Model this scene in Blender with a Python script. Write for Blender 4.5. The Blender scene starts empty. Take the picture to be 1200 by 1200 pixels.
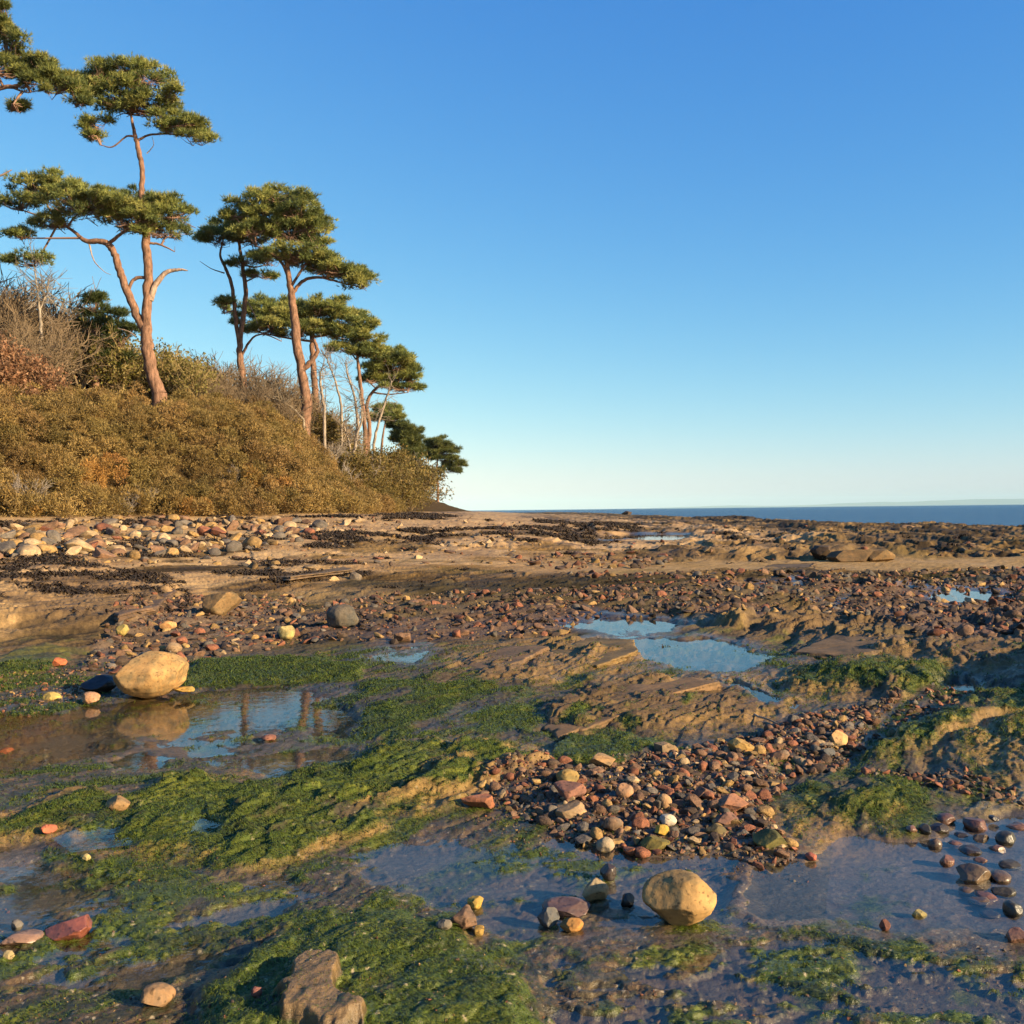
import bpy, math
import numpy as np

R = math.radians
rng = np.random.default_rng(7)
S = bpy.context.scene
COL = S.collection

# ------------------------------------------------------------------ noise
_perm = np.random.default_rng(3).permutation(1024).astype(np.int32)
_perm = np.concatenate([_perm, _perm])
_ga = np.random.default_rng(4).uniform(0, 2 * np.pi, 1024)
_gx = np.cos(_ga).astype(np.float32)
_gy = np.sin(_ga).astype(np.float32)


def perlin(x, y, seed=0):
    x = np.asarray(x, np.float64); y = np.asarray(y, np.float64)
    xf = np.floor(x); yf = np.floor(y)
    xi = (xf.astype(np.int32) + seed * 131) & 1023
    yi = (yf.astype(np.int32) + seed * 57) & 1023
    fx = (x - xf).astype(np.float32); fy = (y - yf).astype(np.float32)
    u = fx * fx * fx * (fx * (fx * 6 - 15) + 10)
    v = fy * fy * fy * (fy * (fy * 6 - 15) + 10)

    def g(ix, iy, dx, dy):
        h = _perm[_perm[ix & 1023] + (iy & 1023)]
        return _gx[h] * dx + _gy[h] * dy
    a = g(xi, yi, fx, fy); b = g(xi + 1, yi, fx - 1, fy)
    c = g(xi, yi + 1, fx, fy - 1); d = g(xi + 1, yi + 1, fx - 1, fy - 1)
    ab = a + u * (b - a); cd = c + u * (d - c)
    return (ab + v * (cd - ab)) * 1.4


def fbm(x, y, octv=4, seed=0, gain=0.5):
    t = 0; a = 1.0; n = 0
    for i in range(octv):
        t = t + a * perlin(x, y, seed + i * 7)
        n += a; a *= gain
        x = x * 2.03 + 5.2; y = y * 2.03 + 1.7
    return t / n * 1.5


def ss(e0, e1, x):
    t = np.clip((x - e0) / (e1 - e0), 0, 1)
    return t * t * (3 - 2 * t)


def lerp(a, b, t):
    return a + (b - a) * t


# ------------------------------------------------------------------ camera geometry
F = 1178.0
CAMZ = 1.6
ROLL = R(0.63)
PITCH = R(-0.115)
cr = np.array([math.cos(ROLL), 0, -math.sin(ROLL)])
cu0 = np.array([math.sin(ROLL), 0, math.cos(ROLL)])
cf0 = np.array([0, 1.0, 0])
cf = cf0 * math.cos(PITCH) + cu0 * math.sin(PITCH)
cu = cu0 * math.cos(PITCH) - cf0 * math.sin(PITCH)


def ground_at(px, py, z=0.0):
    d = cf + cr * (px - 600) / F + cu * (600 - py) / F
    t = (z - CAMZ) / d[2]
    return np.array([d[0] * t, d[1] * t, z])


def at(px, py, Y):
    d = cf + cr * (px - 600) / F + cu * (600 - py) / F
    t = Y / d[1]
    return np.array([0, 0, CAMZ]) + d * t


def proj(x, y, z=0.0):
    dz = z - CAMZ
    w = cf[0] * x + cf[1] * y + cf[2] * dz
    w = np.where(w < 0.2, 0.2, w)
    px = 600 + F * (cr[0] * x + cr[1] * y + cr[2] * dz) / w
    py = 600 - F * (cu[0] * x + cu[1] * y + cu[2] * dz) / w
    return px, py


# ------------------------------------------------------------------ polygon masks
def sd_poly(px, py, poly, margin):
    """positive inside; -margin far outside"""
    out = np.full(px.shape, -float(margin), np.float32)
    P = np.array(poly, float)
    sel = np.nonzero((px > P[:, 0].min() - margin) & (px < P[:, 0].max() + margin) &
                     (py > P[:, 1].min() - margin) & (py < P[:, 1].max() + margin))[0]
    if len(sel) == 0:
        return out
    x = px[sel]; y = py[sel]
    dmin = np.full(x.shape, 1e18); ins = np.zeros(x.shape, bool)
    n = len(P)
    for i in range(n):
        ax, ay = P[i]; bx, by = P[(i + 1) % n]
        ex, ey = bx - ax, by - ay
        t = np.clip(((x - ax) * ex + (y - ay) * ey) / (ex * ex + ey * ey + 1e-9), 0, 1)
        dmin = np.minimum(dmin, (x - ax - t * ex) ** 2 + (y - ay - t * ey) ** 2)
        if abs(ey) > 1e-9:
            c = ((ay > y) != (by > y)) & (x < ex * (y - ay) / ey + ax)
            ins ^= c
    d = np.sqrt(dmin)
    out[sel] = np.maximum(np.where(ins, d, -d), -margin)
    return out


def reproj(poly, z):
    """picture polygon seen at height z -> where it stands on the z=0 chart"""
    if z == 0:
        return poly
    r = []
    for (a, b) in poly:
        g = ground_at(a, b, z)
        p = proj(g[0], g[1], 0.0)
        r.append((float(p[0]), float(p[1])))
    return r


# ------------------------------------------------------------------ the coast
FOOT = np.array([(-75, -20), (-36, 18), (-22, 38), (-16.5, 45), (-8.8, 52), (-9, 70), (-10.2, 100), (-9.5, 160), (-8.5, 250), (-16, 300), (-90, 420), (-300, 600)], float)


def dfoot(x, y):
    best = np.full(x.shape, 1e18); sg = np.ones(x.shape)
    for i in range(len(FOOT) - 1):
        a = FOOT[i]; b = FOOT[i + 1]; e = b - a
        t = np.clip(((x - a[0]) * e[0] + (y - a[1]) * e[1]) / (e @ e), 0, 1)
        dx = x - a[0] - t * e[0]; dy = y - a[1] - t * e[1]
        d2 = dx * dx + dy * dy
        cr_ = e[0] * dy - e[1] * dx
        m = d2 < best
        best = np.where(m, d2, best)
        sg = np.where(m, np.where(cr_ > 0, -1.0, 1.0), sg)
    return np.sqrt(best) * sg


SEA_Z = -0.9
C = lambda *a: np.array(a, np.float32)
GREEN = C(.08, .118, .016)
LGREEN = C(.165, .185, .025)
DGREEN = C(.022, .032, .012)
OCHRE = C(.36, .225, .08)
BROWN = C(.15, .098, .05)
TAN = C(.24, .16, .09)
GREYB = C(.075, .062, .046)
SAND = C(.40, .27, .14)
WSAND = C(.18, .15, .155)
WEED = C(.018, .012, .008)
REDB = C(.15, .095, .075)
OLIVE = C(.085, .068, .035)

# name: polygon on the chart, height, ramp, ledge?, colour, colour strength, green cover, wet
FEATS = [
    # left mossy shelf
    dict(p=[(-60, 965), (40, 945), (100, 932), (180, 922), (255, 905), (340, 915), (420, 882), (480, 868), (560, 872), (640, 880), (655, 905), (590, 928), (540, 938), (470, 968), (395, 993), (340, 1026), (290, 1022), (200, 1004), (110, 1004), (60, 985), (-60, 990)],
         h=.055, s=8, ledge=1, c=GREYB, k=.5, g=.62),
    dict(p=[(390, 840), (430, 800), (520, 790), (600, 800), (640, 840), (640, 880), (520, 885), (440, 875)], h=.03, s=14, ledge=0, c=GREYB, k=.4, g=.5),
    dict(p=[(420, 958), (500, 905), (560, 900), (590, 915), (540, 935), (470, 950)], h=.035, s=6, ledge=1, c=GREYB, k=.5, g=.7),
    # near mossy mound and its bare slab
    dict(p=[(238, 1160), (290, 1085), (370, 1060), (450, 1056), (520, 1075), (600, 1120), (650, 1170), (670, 1260), (225, 1260)], h=.06, s=45, ledge=0, c=GREYB, k=.3, g=.75),
    dict(p=[(312, 1185), (346, 1136), (385, 1126), (402, 1156), (428, 1180), (446, 1192), (432, 1206), (325, 1204)], h=.05, s=7, ledge=0, c=C(.21, .14, .07), k=1, g=-1.0, flat=.85, z=.06),
    # yellow green mound on the right
    dict(p=[(900, 945), (950, 902), (1040, 900), (1135, 925), (1148, 950), (1095, 972), (1000, 995), (935, 985)], h=.07, s=36, ledge=1, c=C(.17, .125, .055), k=.8, g=.62),
    # right hand mossy rocks, then an added rise out of view
    dict(p=[(1000, 905), (1040, 872), (1110, 845), (1215, 805), (1500, 760), (1600, 900), (1215, 955), (1150, 930), (1080, 912)], h=.13, s=48, ledge=1, c=C(.14, .10, .05), k=.8, g=.62),
    dict(p=[(1010, 893), (1060, 856), (1140, 822), (1215, 800), (1500, 760), (1500, 830), (1215, 838), (1120, 868), (1060, 886)], h=.07, s=6, ledge=1, c=C(.15, .105, .055), k=.8, g=.6),
    dict(p=[(1150, 800), (1215, 780), (1420, 735), (1700, 780), (1600, 860), (1260, 835)], h=.36, s=50, ledge=0, c=BROWN, k=.6, g=.3),  # rise past the right frame edge, added to shade the hollow behind
    # mid ledges
    dict(p=[(632, 862), (640, 828), (690, 796), (800, 792), (900, 800), (965, 832), (930, 852), (830, 860), (760, 866), (690, 866)], h=.07, s=12, ledge=1, c=BROWN, k=.9, g=.12),
    dict(p=[(640, 895), (650, 868), (700, 862), (770, 866), (800, 880), (740, 896)], h=.05, s=10, ledge=0, c=GREYB, k=.4, g=1.0),
    dict(p=[(490, 800), (540, 764), (600, 750), (690, 752), (765, 778), (700, 798), (640, 812), (560, 808)], h=.07, s=18, ledge=1, c=C(.15, .10, .058), k=.9, g=.06),
    dict(p=[(640, 756), (700, 745), (770, 760), (745, 775), (680, 776)], h=.08, s=6, ledge=1, c=C(.18, .12, .055), k=.8, g=.25),
    dict(p=[(905, 800), (980, 775), (1060, 776), (1112, 778), (1110, 815), (1050, 826), (950, 818)], h=.10, s=10, ledge=1, c=BROWN, k=.8, g=.6),
    dict(p=[(885, 744), (960, 755), (1050, 777), (1130, 790), (1250, 802), (1600, 802), (1600, 700), (1215, 715), (1000, 722), (900, 727)], h=.12, s=8, ledge=1, c=BROWN, k=.8, g=.05),
    dict(p=[(820, 735), (880, 722), (890, 730), (870, 742)], h=.15, s=4, ledge=1, c=C(.26, .18, .08), k=.8, g=.3),
    dict(p=[(205, 796), (230, 770), (330, 764), (432, 782), (428, 803), (300, 806), (215, 808)], h=.06, s=12, ledge=0, c=GREYB, k=.4, g=1.0),
    dict(p=[(-20, 780), (60, 755), (98, 762), (60, 783), (-20, 806)], h=.05, s=8, ledge=0, c=GREYB, k=.4, g=.9),
    dict(p=[(-60, 748), (-40, 695), (110, 678), (205, 692), (188, 720), (120, 740)], h=.15, s=6, ledge=1, c=C(.14, .095, .058), k=.95, g=0),
    dict(p=[(945, 658), (960, 648), (985, 650), (1040, 650), (1048, 659)], h=.06, s=3, ledge=0, c=BROWN * .8, k=.9, g=.2),
    dict(p=[(545, 695), (640, 682), (800, 682), (880, 690), (780, 699), (620, 700)], h=.02, s=4, ledge=0, c=OLIVE * .6, k=.9, g=.5),
    dict(p=[(280, 700), (420, 684), (560, 688), (540, 700), (400, 706)], h=.02, s=4, ledge=0, c=OLIVE * .8, k=.8, g=.4),
    # pebble bank and pebble bands: the bed below the stones
    dict(p=[(555, 925), (580, 895), (640, 885), (680, 895), (760, 880), (850, 862), (900, 852), (960, 832), (1010, 822), (1060, 812), (1010, 860), (985, 900), (920, 905), (905, 950), (935, 990), (900, 1005), (850, 988), (760, 988), (690, 985), (640, 960), (600, 950)],
         h=.05, s=30, ledge=0, c=C(.09, .062, .05), k=1, g=-1),
    dict(p=[(350, 748), (360, 715), (430, 698), (640, 695), (820, 690), (1215, 678), (1600, 670), (1600, 760), (1100, 762), (1010, 737), (930, 716), (880, 735), (820, 726), (690, 726), (650, 750), (560, 748), (450, 754)], h=.05, s=8, ledge=0, c=C(.11, .075, .06), k=.9, g=-1),
    dict(p=[(110, 752), (140, 722), (230, 702), (360, 702), (350, 747), (240, 767), (130, 792), (95, 785)], h=.03, s=8, ledge=0, c=C(.16, .115, .09), k=.8, g=-.6),
    dict(p=[(430, 612), (560, 603), (700, 600), (900, 606), (1215, 616), (1600, 640), (1600, 648), (1000, 650), (820, 655), (640, 646), (540, 640)], h=0, s=5, ledge=0, c=C(.055, .038, .018), k=.5, g=-.6, mix=1),
    # sand
    dict(p=[(640, 672), (820, 659), (1000, 653), (1700, 648), (1700, 668), (900, 671), (700, 681)], h=0, s=4, ledge=0, c=C(.40, .27, .13), k=.95, g=-1, flat=1),
    dict(p=[(380, 668), (520, 652), (640, 650), (800, 656), (760, 668), (640, 680), (480, 676)], h=0, s=6, ledge=0, c=C(.30, .19, .09), k=.85, g=-1, flat=.6),
    dict(p=[(-30, 742), (-10, 716), (25, 718), (45, 728), (20, 738)], h=.02, s=5, ledge=0, c=SAND, k=1, g=-1, z=.1),
    dict(p=[(930, 985), (1000, 985), (1100, 965), (1215, 950), (1300, 1000), (1300, 1130), (1215, 1110), (1100, 1085), (980, 1060), (900, 1040), (850, 1010)], h=-.012, s=20, ledge=0, c=WSAND, k=1, g=-1, flat=1),
    dict(p=[(1130, 960), (1150, 935), (1215, 915), (1215, 940), (1180, 960)], h=.03, s=9, ledge=0, c=C(.34, .26, .12), k=.8, g=-.5),
]

# tide pools: polygon, water level, depth, ramp, islands, green rim
POOLS = [
    dict(p=[(-60, 838), (60, 826), (120, 816), (215, 813), (330, 806), (405, 822), (425, 850), (400, 872), (330, 880), (240, 888), (150, 890), (80, 900), (-60, 918)], L=-.032, d=.06, s=14, isl=.45),
    dict(p=[(232, 890), (300, 880), (350, 874), (415, 884), (390, 906), (300, 914)], L=-.01, d=.05, s=8, isl=.3),
    dict(p=[(72, 982), (110, 968), (150, 969), (145, 988), (90, 995)], L=.036, d=.03, s=5, isl=.1),
    dict(p=[(198, 976), (235, 950), (258, 962), (228, 982)], L=.038, d=.03, s=5, isl=.1),
    dict(p=[(-60, 985), (0, 985), (50, 1000), (30, 1045), (-60, 1050)], L=-.03, d=.03, s=9, isl=.3),
    dict(p=[(375, 1006), (470, 978), (560, 983), (650, 984), (760, 992), (900, 998), (960, 1000), (950, 1090), (900, 1105), (780, 1108), (700, 1112), (610, 1120), (540, 1085), (430, 1036)], L=-.020, d=.024, s=12, isl=.62),
    dict(p=[(870, 1012), (960, 990), (1100, 968), (1215, 950), (1500, 950), (1500, 1160), (1215, 1130), (1060, 1106), (900, 1095)], L=-.020, d=.022, s=14, isl=.15),
    dict(p=[(640, 1118), (800, 1106), (1000, 1100), (1215, 1120), (1400, 1150), (1400, 1290), (640, 1290)], L=-.020, d=.022, s=16, isl=.86, ib=.13),
    dict(p=[(-80, 1035), (60, 1012), (200, 1016), (300, 1030), (400, 1030), (330, 1072), (280, 1100), (262, 1140), (120, 1170), (-80, 1180)], L=-.020, d=.022, s=14, isl=.9, ib=.22),
    dict(p=[(655, 731), (700, 722), (765, 727), (800, 736), (725, 749), (690, 740)], L=0, d=.07, s=3, isl=.5),
    dict(p=[(690, 753), (735, 742), (800, 747), (838, 751), (930, 770), (860, 787), (795, 787), (750, 768)], L=-.005, d=.09, s=3, isl=.5),
    dict(p=[(845, 802), (880, 805), (932, 821), (925, 828), (875, 818)], L=.03, d=.07, s=2.5, isl=0),
    dict(p=[(1078, 698), (1110, 691), (1190, 698), (1150, 706), (1085, 704)], L=.03, d=.06, s=2.5, isl=0),
    dict(p=[(690, 629), (740, 625), (810, 627), (795, 634), (700, 634)], L=.21, d=.1, s=1.2, isl=0),
    dict(p=[(955, 709), (992, 704), (988, 711)], L=-.01, d=.05, s=1.5, isl=0),
    dict(p=[(1106, 802), (1140, 796), (1148, 813), (1115, 815)], L=-.05, d=.05, s=3, isl=.2),
    dict(p=[(1050, 688), (1100, 684), (1105, 689), (1060, 691)], L=0, d=.04, s=1.5, isl=0),
    dict(p=[(870, 686), (930, 682), (945, 686), (890, 689)], L=0, d=.04, s=1.5, isl=0),
    dict(p=[(415, 770), (450, 757), (505, 762), (480, 775)], L=-.01, d=.03, s=5, isl=.45),
    dict(p=[(660, 628), (690, 624), (694, 627), (670, 631)], L=.2, d=.06, s=1.2, isl=0),
    dict(p=[(120, 905), (160, 880), (205, 882), (200, 905)], L=-.03, d=.05, s=7, isl=.3),
]
for fd in FEATS + POOLS:
    fd['q'] = reproj(fd['p'], fd.get('z', 0) or fd.get('L', 0))

DARK_WEED = [
    [(-60, 690), (20, 668), (170, 662), (225, 682), (150, 702), (30, 694)],
    [(170, 690), (215, 675), (240, 690), (200, 706)],
    [(250, 668), (330, 655), (440, 660), (420, 672), (300, 676)],
]


DARK_WEED = [reproj(p_, .3) for p_ in DARK_WEED]


def strata(x, y, seed, ang, per):
    a = R(ang)
    w = fbm(x / (per * 5), y / (per * 5), 3, seed) * 1.6
    u = (x * math.sin(a) + y * math.cos(a)) / per + w
    f = u - np.floor(u)
    saw = np.where(f < .86, f / .86, (1 - f) / .14)
    return saw, np.floor(u)


def terrain(x, y, colour=False):
    x = np.asarray(x, np.float64).ravel(); y = np.asarray(y, np.float64).ravel()
    CH = 40000
    if len(x) <= CH:
        return _terrain(x, y, colour)
    from concurrent.futures import ThreadPoolExecutor
    with ThreadPoolExecutor(4) as ex:
        res = list(ex.map(lambda k: _terrain(x[k:k + CH], y[k:k + CH], colour), range(0, len(x), CH)))
    if colour:
        return tuple(np.concatenate([r[i] for r in res]) for i in range(6))
    return np.concatenate(res)


def _terrain(x, y, colour=False):
    x = np.asarray(x, np.float64).ravel(); y = np.asarray(y, np.float64).ravel()
    r = np.sqrt(x * x + y * y) + 1e-6
    th = np.arctan2(x, y); lr = np.log(r)
    px, py = proj(x, y, 0.0)
    front = (y > .6)
    px = np.where(front, px, -9999.); py = np.where(front, py, 9999.)
    # natural wobble of every outline (scale grows with distance)
    w1 = fbm(th * 13, lr * 10, 4, 11, .5); w2 = fbm(th * 13, lr * 10, 4, 23, .5)
    wob = np.clip((py - 597) / 200, .1, 1.3)
    qx = px + w1 * 26 * np.minimum(wob * 1.3, 1.2); qy = py + w2 * 13 * wob

    df = dfoot(x, y)
    dfw = df + fbm(x / 9, y / 9, 3, 31) * 1.2
    # ---- beach and hill
    ky = np.clip(y, 0, 400)
    beach = np.interp(dfw, [-2, 0, 5, 11, 18, 27, 36], [1.62, 1.5, 1.18, .72, .28, .04, 0])
    beach = beach * np.interp(ky, [0, 30, 60, 150, 300], [1, 1, .95, .85, .7])
    crest = np.interp(ky, [0, 40, 48, 56, 62, 70, 80, 95, 120, 160, 200, 250, 280], [4.9, 4.7, 4.7, 5.2, 6.0, 5.9, 4.6, 3.6, 3.2, 3.2, 2.6, 1.2, .6])
    din = np.maximum(-df, 0)
    hill = crest * ss(-.5, 7.5, din) + np.clip(din - 8, 0, 40) * .42 * np.interp(ky, [0, 45, 58, 70], [1, 1, .6, .12])
    hill += ss(.5, 6, din) * fbm(x / 3, y / 3, 3, 41) * .35
    z = np.where(df < 0, beach + hill, beach)
    # ---- the shore platform falls into the sea on the right
    xs = x + fbm(x / 30, y / 30, 4, 51) * 14
    sea = ss(17, 64 + np.clip(y - 250, 0, 600) * .03, xs)
    far_end = ss(520, 700, y)
    z = z - 1.9 * np.maximum(sea, far_end * (df > 0)) + np.interp(ky, [0, 30, 90, 300], [0, .02, .18, .22]) * (df > 0)
    # relief of the platform: stepped beds
    on = ss(-.5, 2, df)
    mid = ss(7, 16, r)
    n1 = fbm(x / 7, y / 9, 4, 61)
    st = n1 * 5
    terr = (np.floor(st) + ss(.55, .95, st - np.floor(st))) / 5
    rel = terr * .20 * mid
    s2, b2 = strata(x, y, 71, -50, 1.1)
    al = x * .53 + y * .848; ac = -x * .848 + y * .53          # along and across the strike of the beds
    al = al + fbm(x / 3, y / 3, 2, 64) * .8; ac = ac + fbm(x / 2.5, y / 2.5, 3, 65) * .35
    lam = fbm(al / 2.2, ac / .34, 5, 66, .62)
    rel += lam * .07 * mid
    rel += (s2 - .5) * .12 * mid * np.clip(.5 + fbm(x / 12, y / 12, 2, 76), 0, 1)
    farn = fbm(x / 16, y / 40, 5, 81)
    fr = fbm(x / 5, y / 9, 5, 83, .6)
    rel += (.14 * ss(.02, .07, fr) + .12 * ss(.26, .31, fr) - .10 * ss(-.2, -.26, fr)) * ss(26, 36, r) * ss(220, 120, r)
    rel += farn * .26 * ss(40, 100, r)
    relw = np.interp(df, [-1, 3, 14, 24], [.15, .25, .35, 1.0])
    zb = z.copy()
    z = z + rel * on * relw
    n_a = fbm(al / .9, ac / .26, 5, 91, .58)
    n_b = fbm(x / .11, y / .09, 4, 101, .6)
    near = 1 - ss(10, 30, r)
    z = z + n_a * .019 * near * on
    det = np.abs(n_b) * .011 * near * on
    s3, b3 = strata(x, y, 111, -58, .17)
    s4, b4 = strata(x, y, 121, -52, .43)

    flat = np.zeros_like(z); rockamt = np.zeros_like(z) + .35
    cov = np.full_like(z, -.06)           # green cover bias
    lit_edge = np.zeros_like(z)
    if colour:
        nc = fbm(x / 1.9, y / 2.4, 5, 131, .6)
        nf = fbm(al / .3, ac / .13, 5, 141, .7)
        nfar = fbm(x / 6, y / 13, 5, 151, .6) * .7 + lam * .55
        base_near = lerp(GREYB, BROWN, ss(-.4, .5, nc)[:, None])
        base_near = lerp(base_near, GREYB * .55, ss(0, .6, nf)[:, None] * .6)
        base_far = lerp(C(.055, .037, .018), C(.27, .17, .07), ss(-.3, .3, nfar)[:, None])
        base_far = lerp(base_far, OLIVE * .75, ss(.05, .5, fbm(x / 4, y / 11, 4, 161))[:, None] * .85)
        base_far = lerp(base_far, C(.30, .195, .085), ss(.25, .5, fbm(x / 5, y / 8, 4, 171))[:, None] * .7)
        mo = fbm(al / .16, ac / .06, 5, 147, .72)
        base_near = lerp(base_near, C(.028, .034, .017), (ss(-.10, .3, mo + nc * .4) * .85)[:, None])
        base_near = lerp(base_near, C(.20, .15, .075), (ss(.12, .5, fbm(al / .4, ac / .13, 5, 149, .7)) * .7)[:, None])
        col = lerp(base_near, base_far, ss(8, 20, r)[:, None])
        crk = fbm(al / 1.2, ac / .12, 5, 167, .7)
        midw = ss(6, 10, r)
        col = lerp(col, C(.03, .022, .014), (ss(.05, .35, -crk) * .8 * midw)[:, None])
        col = lerp(col, C(.30, .20, .09), (ss(.25, .5, crk) * .42 * midw)[:, None])
        strp = fbm(x / 2.6, y / 9, 5, 168, .62)
        farw = ss(26, 36, r)
        col = lerp(col, C(.028, .02, .011), (ss(.02, .22, strp) * .85 * farw)[:, None])
        col = lerp(col, C(.34, .22, .09), (ss(.1, .3, -strp) * .65 * farw)[:, None])
        wet = lerp(.75, .15, ss(7, 18, r)) * np.ones_like(z)
        wet = np.clip(wet + nc * .35, 0, 1)
    for fd in FEATS:
        s = fd['s'] * (1.5 if fd['ledge'] else 1)
        sd = sd_poly(qx, qy, fd['q'], s * 3 + 30)
        if sd.max() < -s * .6:
            continue
        m = ss(-s * .15, s, sd)
        if not m.any():
            continue
        z = z + fd['h'] * m
        if fd.get('flat'):
            flat = np.maximum(flat, m * fd['flat'])
            if fd['h'] == 0: z = lerp(z, zb + .015 * n_a, m * fd['flat'])
        if fd['ledge']:
            rockamt = np.maximum(rockamt, m)
        if colour:
            k = (m * fd['k'] * (1 if not fd.get('mix') else ss(-.35, .2, strp)))[:, None]
            v = (1 + .34 * nf + .22 * nc + .45 * midw * crk)[:, None]
            col = lerp(col, np.clip(fd['c'] * v, 0.004, 1), k)
            cov = lerp(cov, fd['g'] - .30, m)
            if fd['ledge']:
                e = ss(-s * .5, s * .25, sd) * (1 - ss(s * .5, s * 1.1, sd))
                lit_edge = np.maximum(lit_edge * (1 - m), e)
                wet = lerp(wet, .3, m * .7)
            if fd.get('flat') and fd['h'] < 0:
                wet = lerp(wet, .95, m)
    z = z + rockamt * mid * on * (fbm(al / 1.5, ac / .16, 4, 113, .62) * .055) * (1 - flat) * ss(90, 50, r)
    z = z + rockamt * near * on * fbm(al / .5, ac / .05, 3, 114, .6) * .012 * (1 - flat)
    # bedding: the rock breaks along thin level beds
    stp = .024 + .03 * ss(7, 20, r)
    zt = (z + n_b * .012 + n_a * .01) / stp
    zq = (np.floor(zt) + ss(.62, .98, zt - np.floor(zt))) * stp
    z = lerp(z, zq, np.clip(rockamt * 1.1, 0, .85) * on * (1 - flat) * ss(140, 80, r))
    # near detail relief
    z = z + (det + ((s3 - .5) * .022 + (s4 - .5) * .036) * rockamt * near * on) * (1 - flat * .92)
    z = z + (s2 - .5) * .05 * rockamt * (1 - mid) * ss(4.6, 6.5, r) * on
    # ---- pools
    pool_in = np.zeros_like(z)
    for pd in POOLS:
        s = pd['s']
        sd = sd_poly(qx, qy, pd['q'], s * 4 + 40)
        if sd.max() <= -(s * 4 + 39):
            continue
        ring = ss(-s * 1.8 - 14 * wob, -s * .2, sd)
        z = lerp(z, pd['L'] + .007 + .008 * np.abs(n_b) + np.maximum(z - pd['L'], 0) * .5, ring)
        m = ss(-s * .5, s * 1.3, sd)
        isl = np.clip((fbm(x / .6, y / .34, 5, 181, .68) * .9 + n_b * .22 + pd.get('ib', .06)) * 2.4, 0, 1) * pd['isl']
        tgt = pd['L'] - pd['d'] * (1 - 1.75 * isl) + det * .6
        z = lerp(z, tgt, m)
        pool_in = np.maximum(pool_in, m)
        if colour:
            wet = lerp(wet, .95, ss(-s - 8 * wob, 0, sd))
            c2 = lerp(col, C(.13, .095, .065) if pd['d'] > .05 else WSAND, .75)
            col = lerp(col, c2 * (1 + .3 * nf)[:, None], (m * (1 - np.clip(isl * 1.6, 0, 1)) * .8)[:, None])
            cov = np.where(m > .3, np.maximum(cov - .12, np.minimum(isl * .9, .5) - .34), cov)
    if not colour:
        return z
    # ---- growth, weed, sand
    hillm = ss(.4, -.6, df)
    gn = fbm(al / 1.1, ac / .42, 5, 191, .62) * .62 + nf * .3
    gmask = ss(-.08, .22, gn + cov) * ss(16, 10, r) * (1 - hillm)
    gmask = np.where(cov < -.9, 0, gmask)
    gmask = gmask * (1 - lit_edge * .65 * ss(-.3, .2, nc + .4 * nf))
    gcol = lerp(GREEN, LGREEN, ss(.0, .55, fbm(x / .35, y / .3, 4, 201, .6) + .15)[:, None] * .7)
    gcol = lerp(gcol, DGREEN, ss(.05, .5, fbm(x / .5, y / .35, 4, 211, .6))[:, None] * .8)
    gcol = gcol * (1 + .35 * nf)[:, None]
    col = lerp(col, np.clip(gcol, .003, 1), (gmask * .9)[:, None])
    midg = ss(.15, .45, fbm(x / 5, y / 5, 4, 221)) * ss(9, 14, r) * ss(50, 25, r) * on
    col = lerp(col, C(.075, .075, .02), (midg * .35)[:, None])
    col = lerp(col, OCHRE * (1 + .4 * nf)[:, None], (lit_edge * .62 * ss(18, 7, r) * ss(-.35, .35, nc + .1 + .5 * nf))[:, None])  # sunlit tone of the ledge edges, painted into the colour as ochre
    # beach sand, weed
    bs = np.maximum(ss(17, 10, dfw), ss(30, 20, dfw) * ss(-.25, .15, fbm(x / 3, y / 4, 4, 237)) * ss(14, 20, r)) * (1 - hillm)
    sn = fbm(x / 3.2, y / 2.4, 5, 231, .6)
    sandc = lerp(C(.38, .245, .13), C(.54, .37, .20), ss(-.4, .4, sn)[:, None]) * (1 + .22 * nf)[:, None]
    col = lerp(col, sandc, (bs * (1 - ss(-.05, .35, -sn - .2) * .6))[:, None])
    wn = fbm(x / 2.6, y / 1.8, 5, 241, .65)
    wband = (ss(1.0, 2.2, dfw) * ss(7, 4.5, dfw) * .9 + ss(9.5, 11, dfw) * ss(19, 15, dfw) * .95 + ss(19, 21, dfw) * ss(27, 24, dfw) * .25)
    wm = ss(.10, .22, wn + wband * .5 - .42) * ss(10, 14, r) * (1 - hillm)
    for pw in DARK_WEED:
        sd = sd_poly(qx, qy, pw, 40)
        wm = np.maximum(wm, ss(-2, 5, sd) * ss(-.05, .15, wn))
    wm = wm * ss(200, 120, r)
    col = lerp(col, WEED * (1 + .5 * nf)[:, None], (wm * .92)[:, None])
    wet = lerp(wet, .35, np.maximum(bs, wm))
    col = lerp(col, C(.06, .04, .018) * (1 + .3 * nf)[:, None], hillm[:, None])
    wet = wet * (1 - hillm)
    # shell grit
    gr = perlin(x * 55, y * 55, 251) * perlin(x * 21, y * 21, 261)
    grit = ss(.20, .28, gr) * near * ss(-.2, .3, nc + .1)
    col = lerp(col, C(.5, .42, .32), (grit * .75 * ss(8, 4, r) * (1 - flat))[:, None])
    gmask = gmask * (1 - grit)
    return z, np.clip(col, .002, .9), np.clip(wet, 0, 1), gmask, wm, pool_in


# ------------------------------------------------------------------ mesh helpers
def tag(o, label=None, cat=None, group=None, kind=None):
    if label: o['label'] = label
    if cat: o['category'] = cat
    if group: o['group'] = group
    if kind: o['kind'] = kind
    return o


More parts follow.
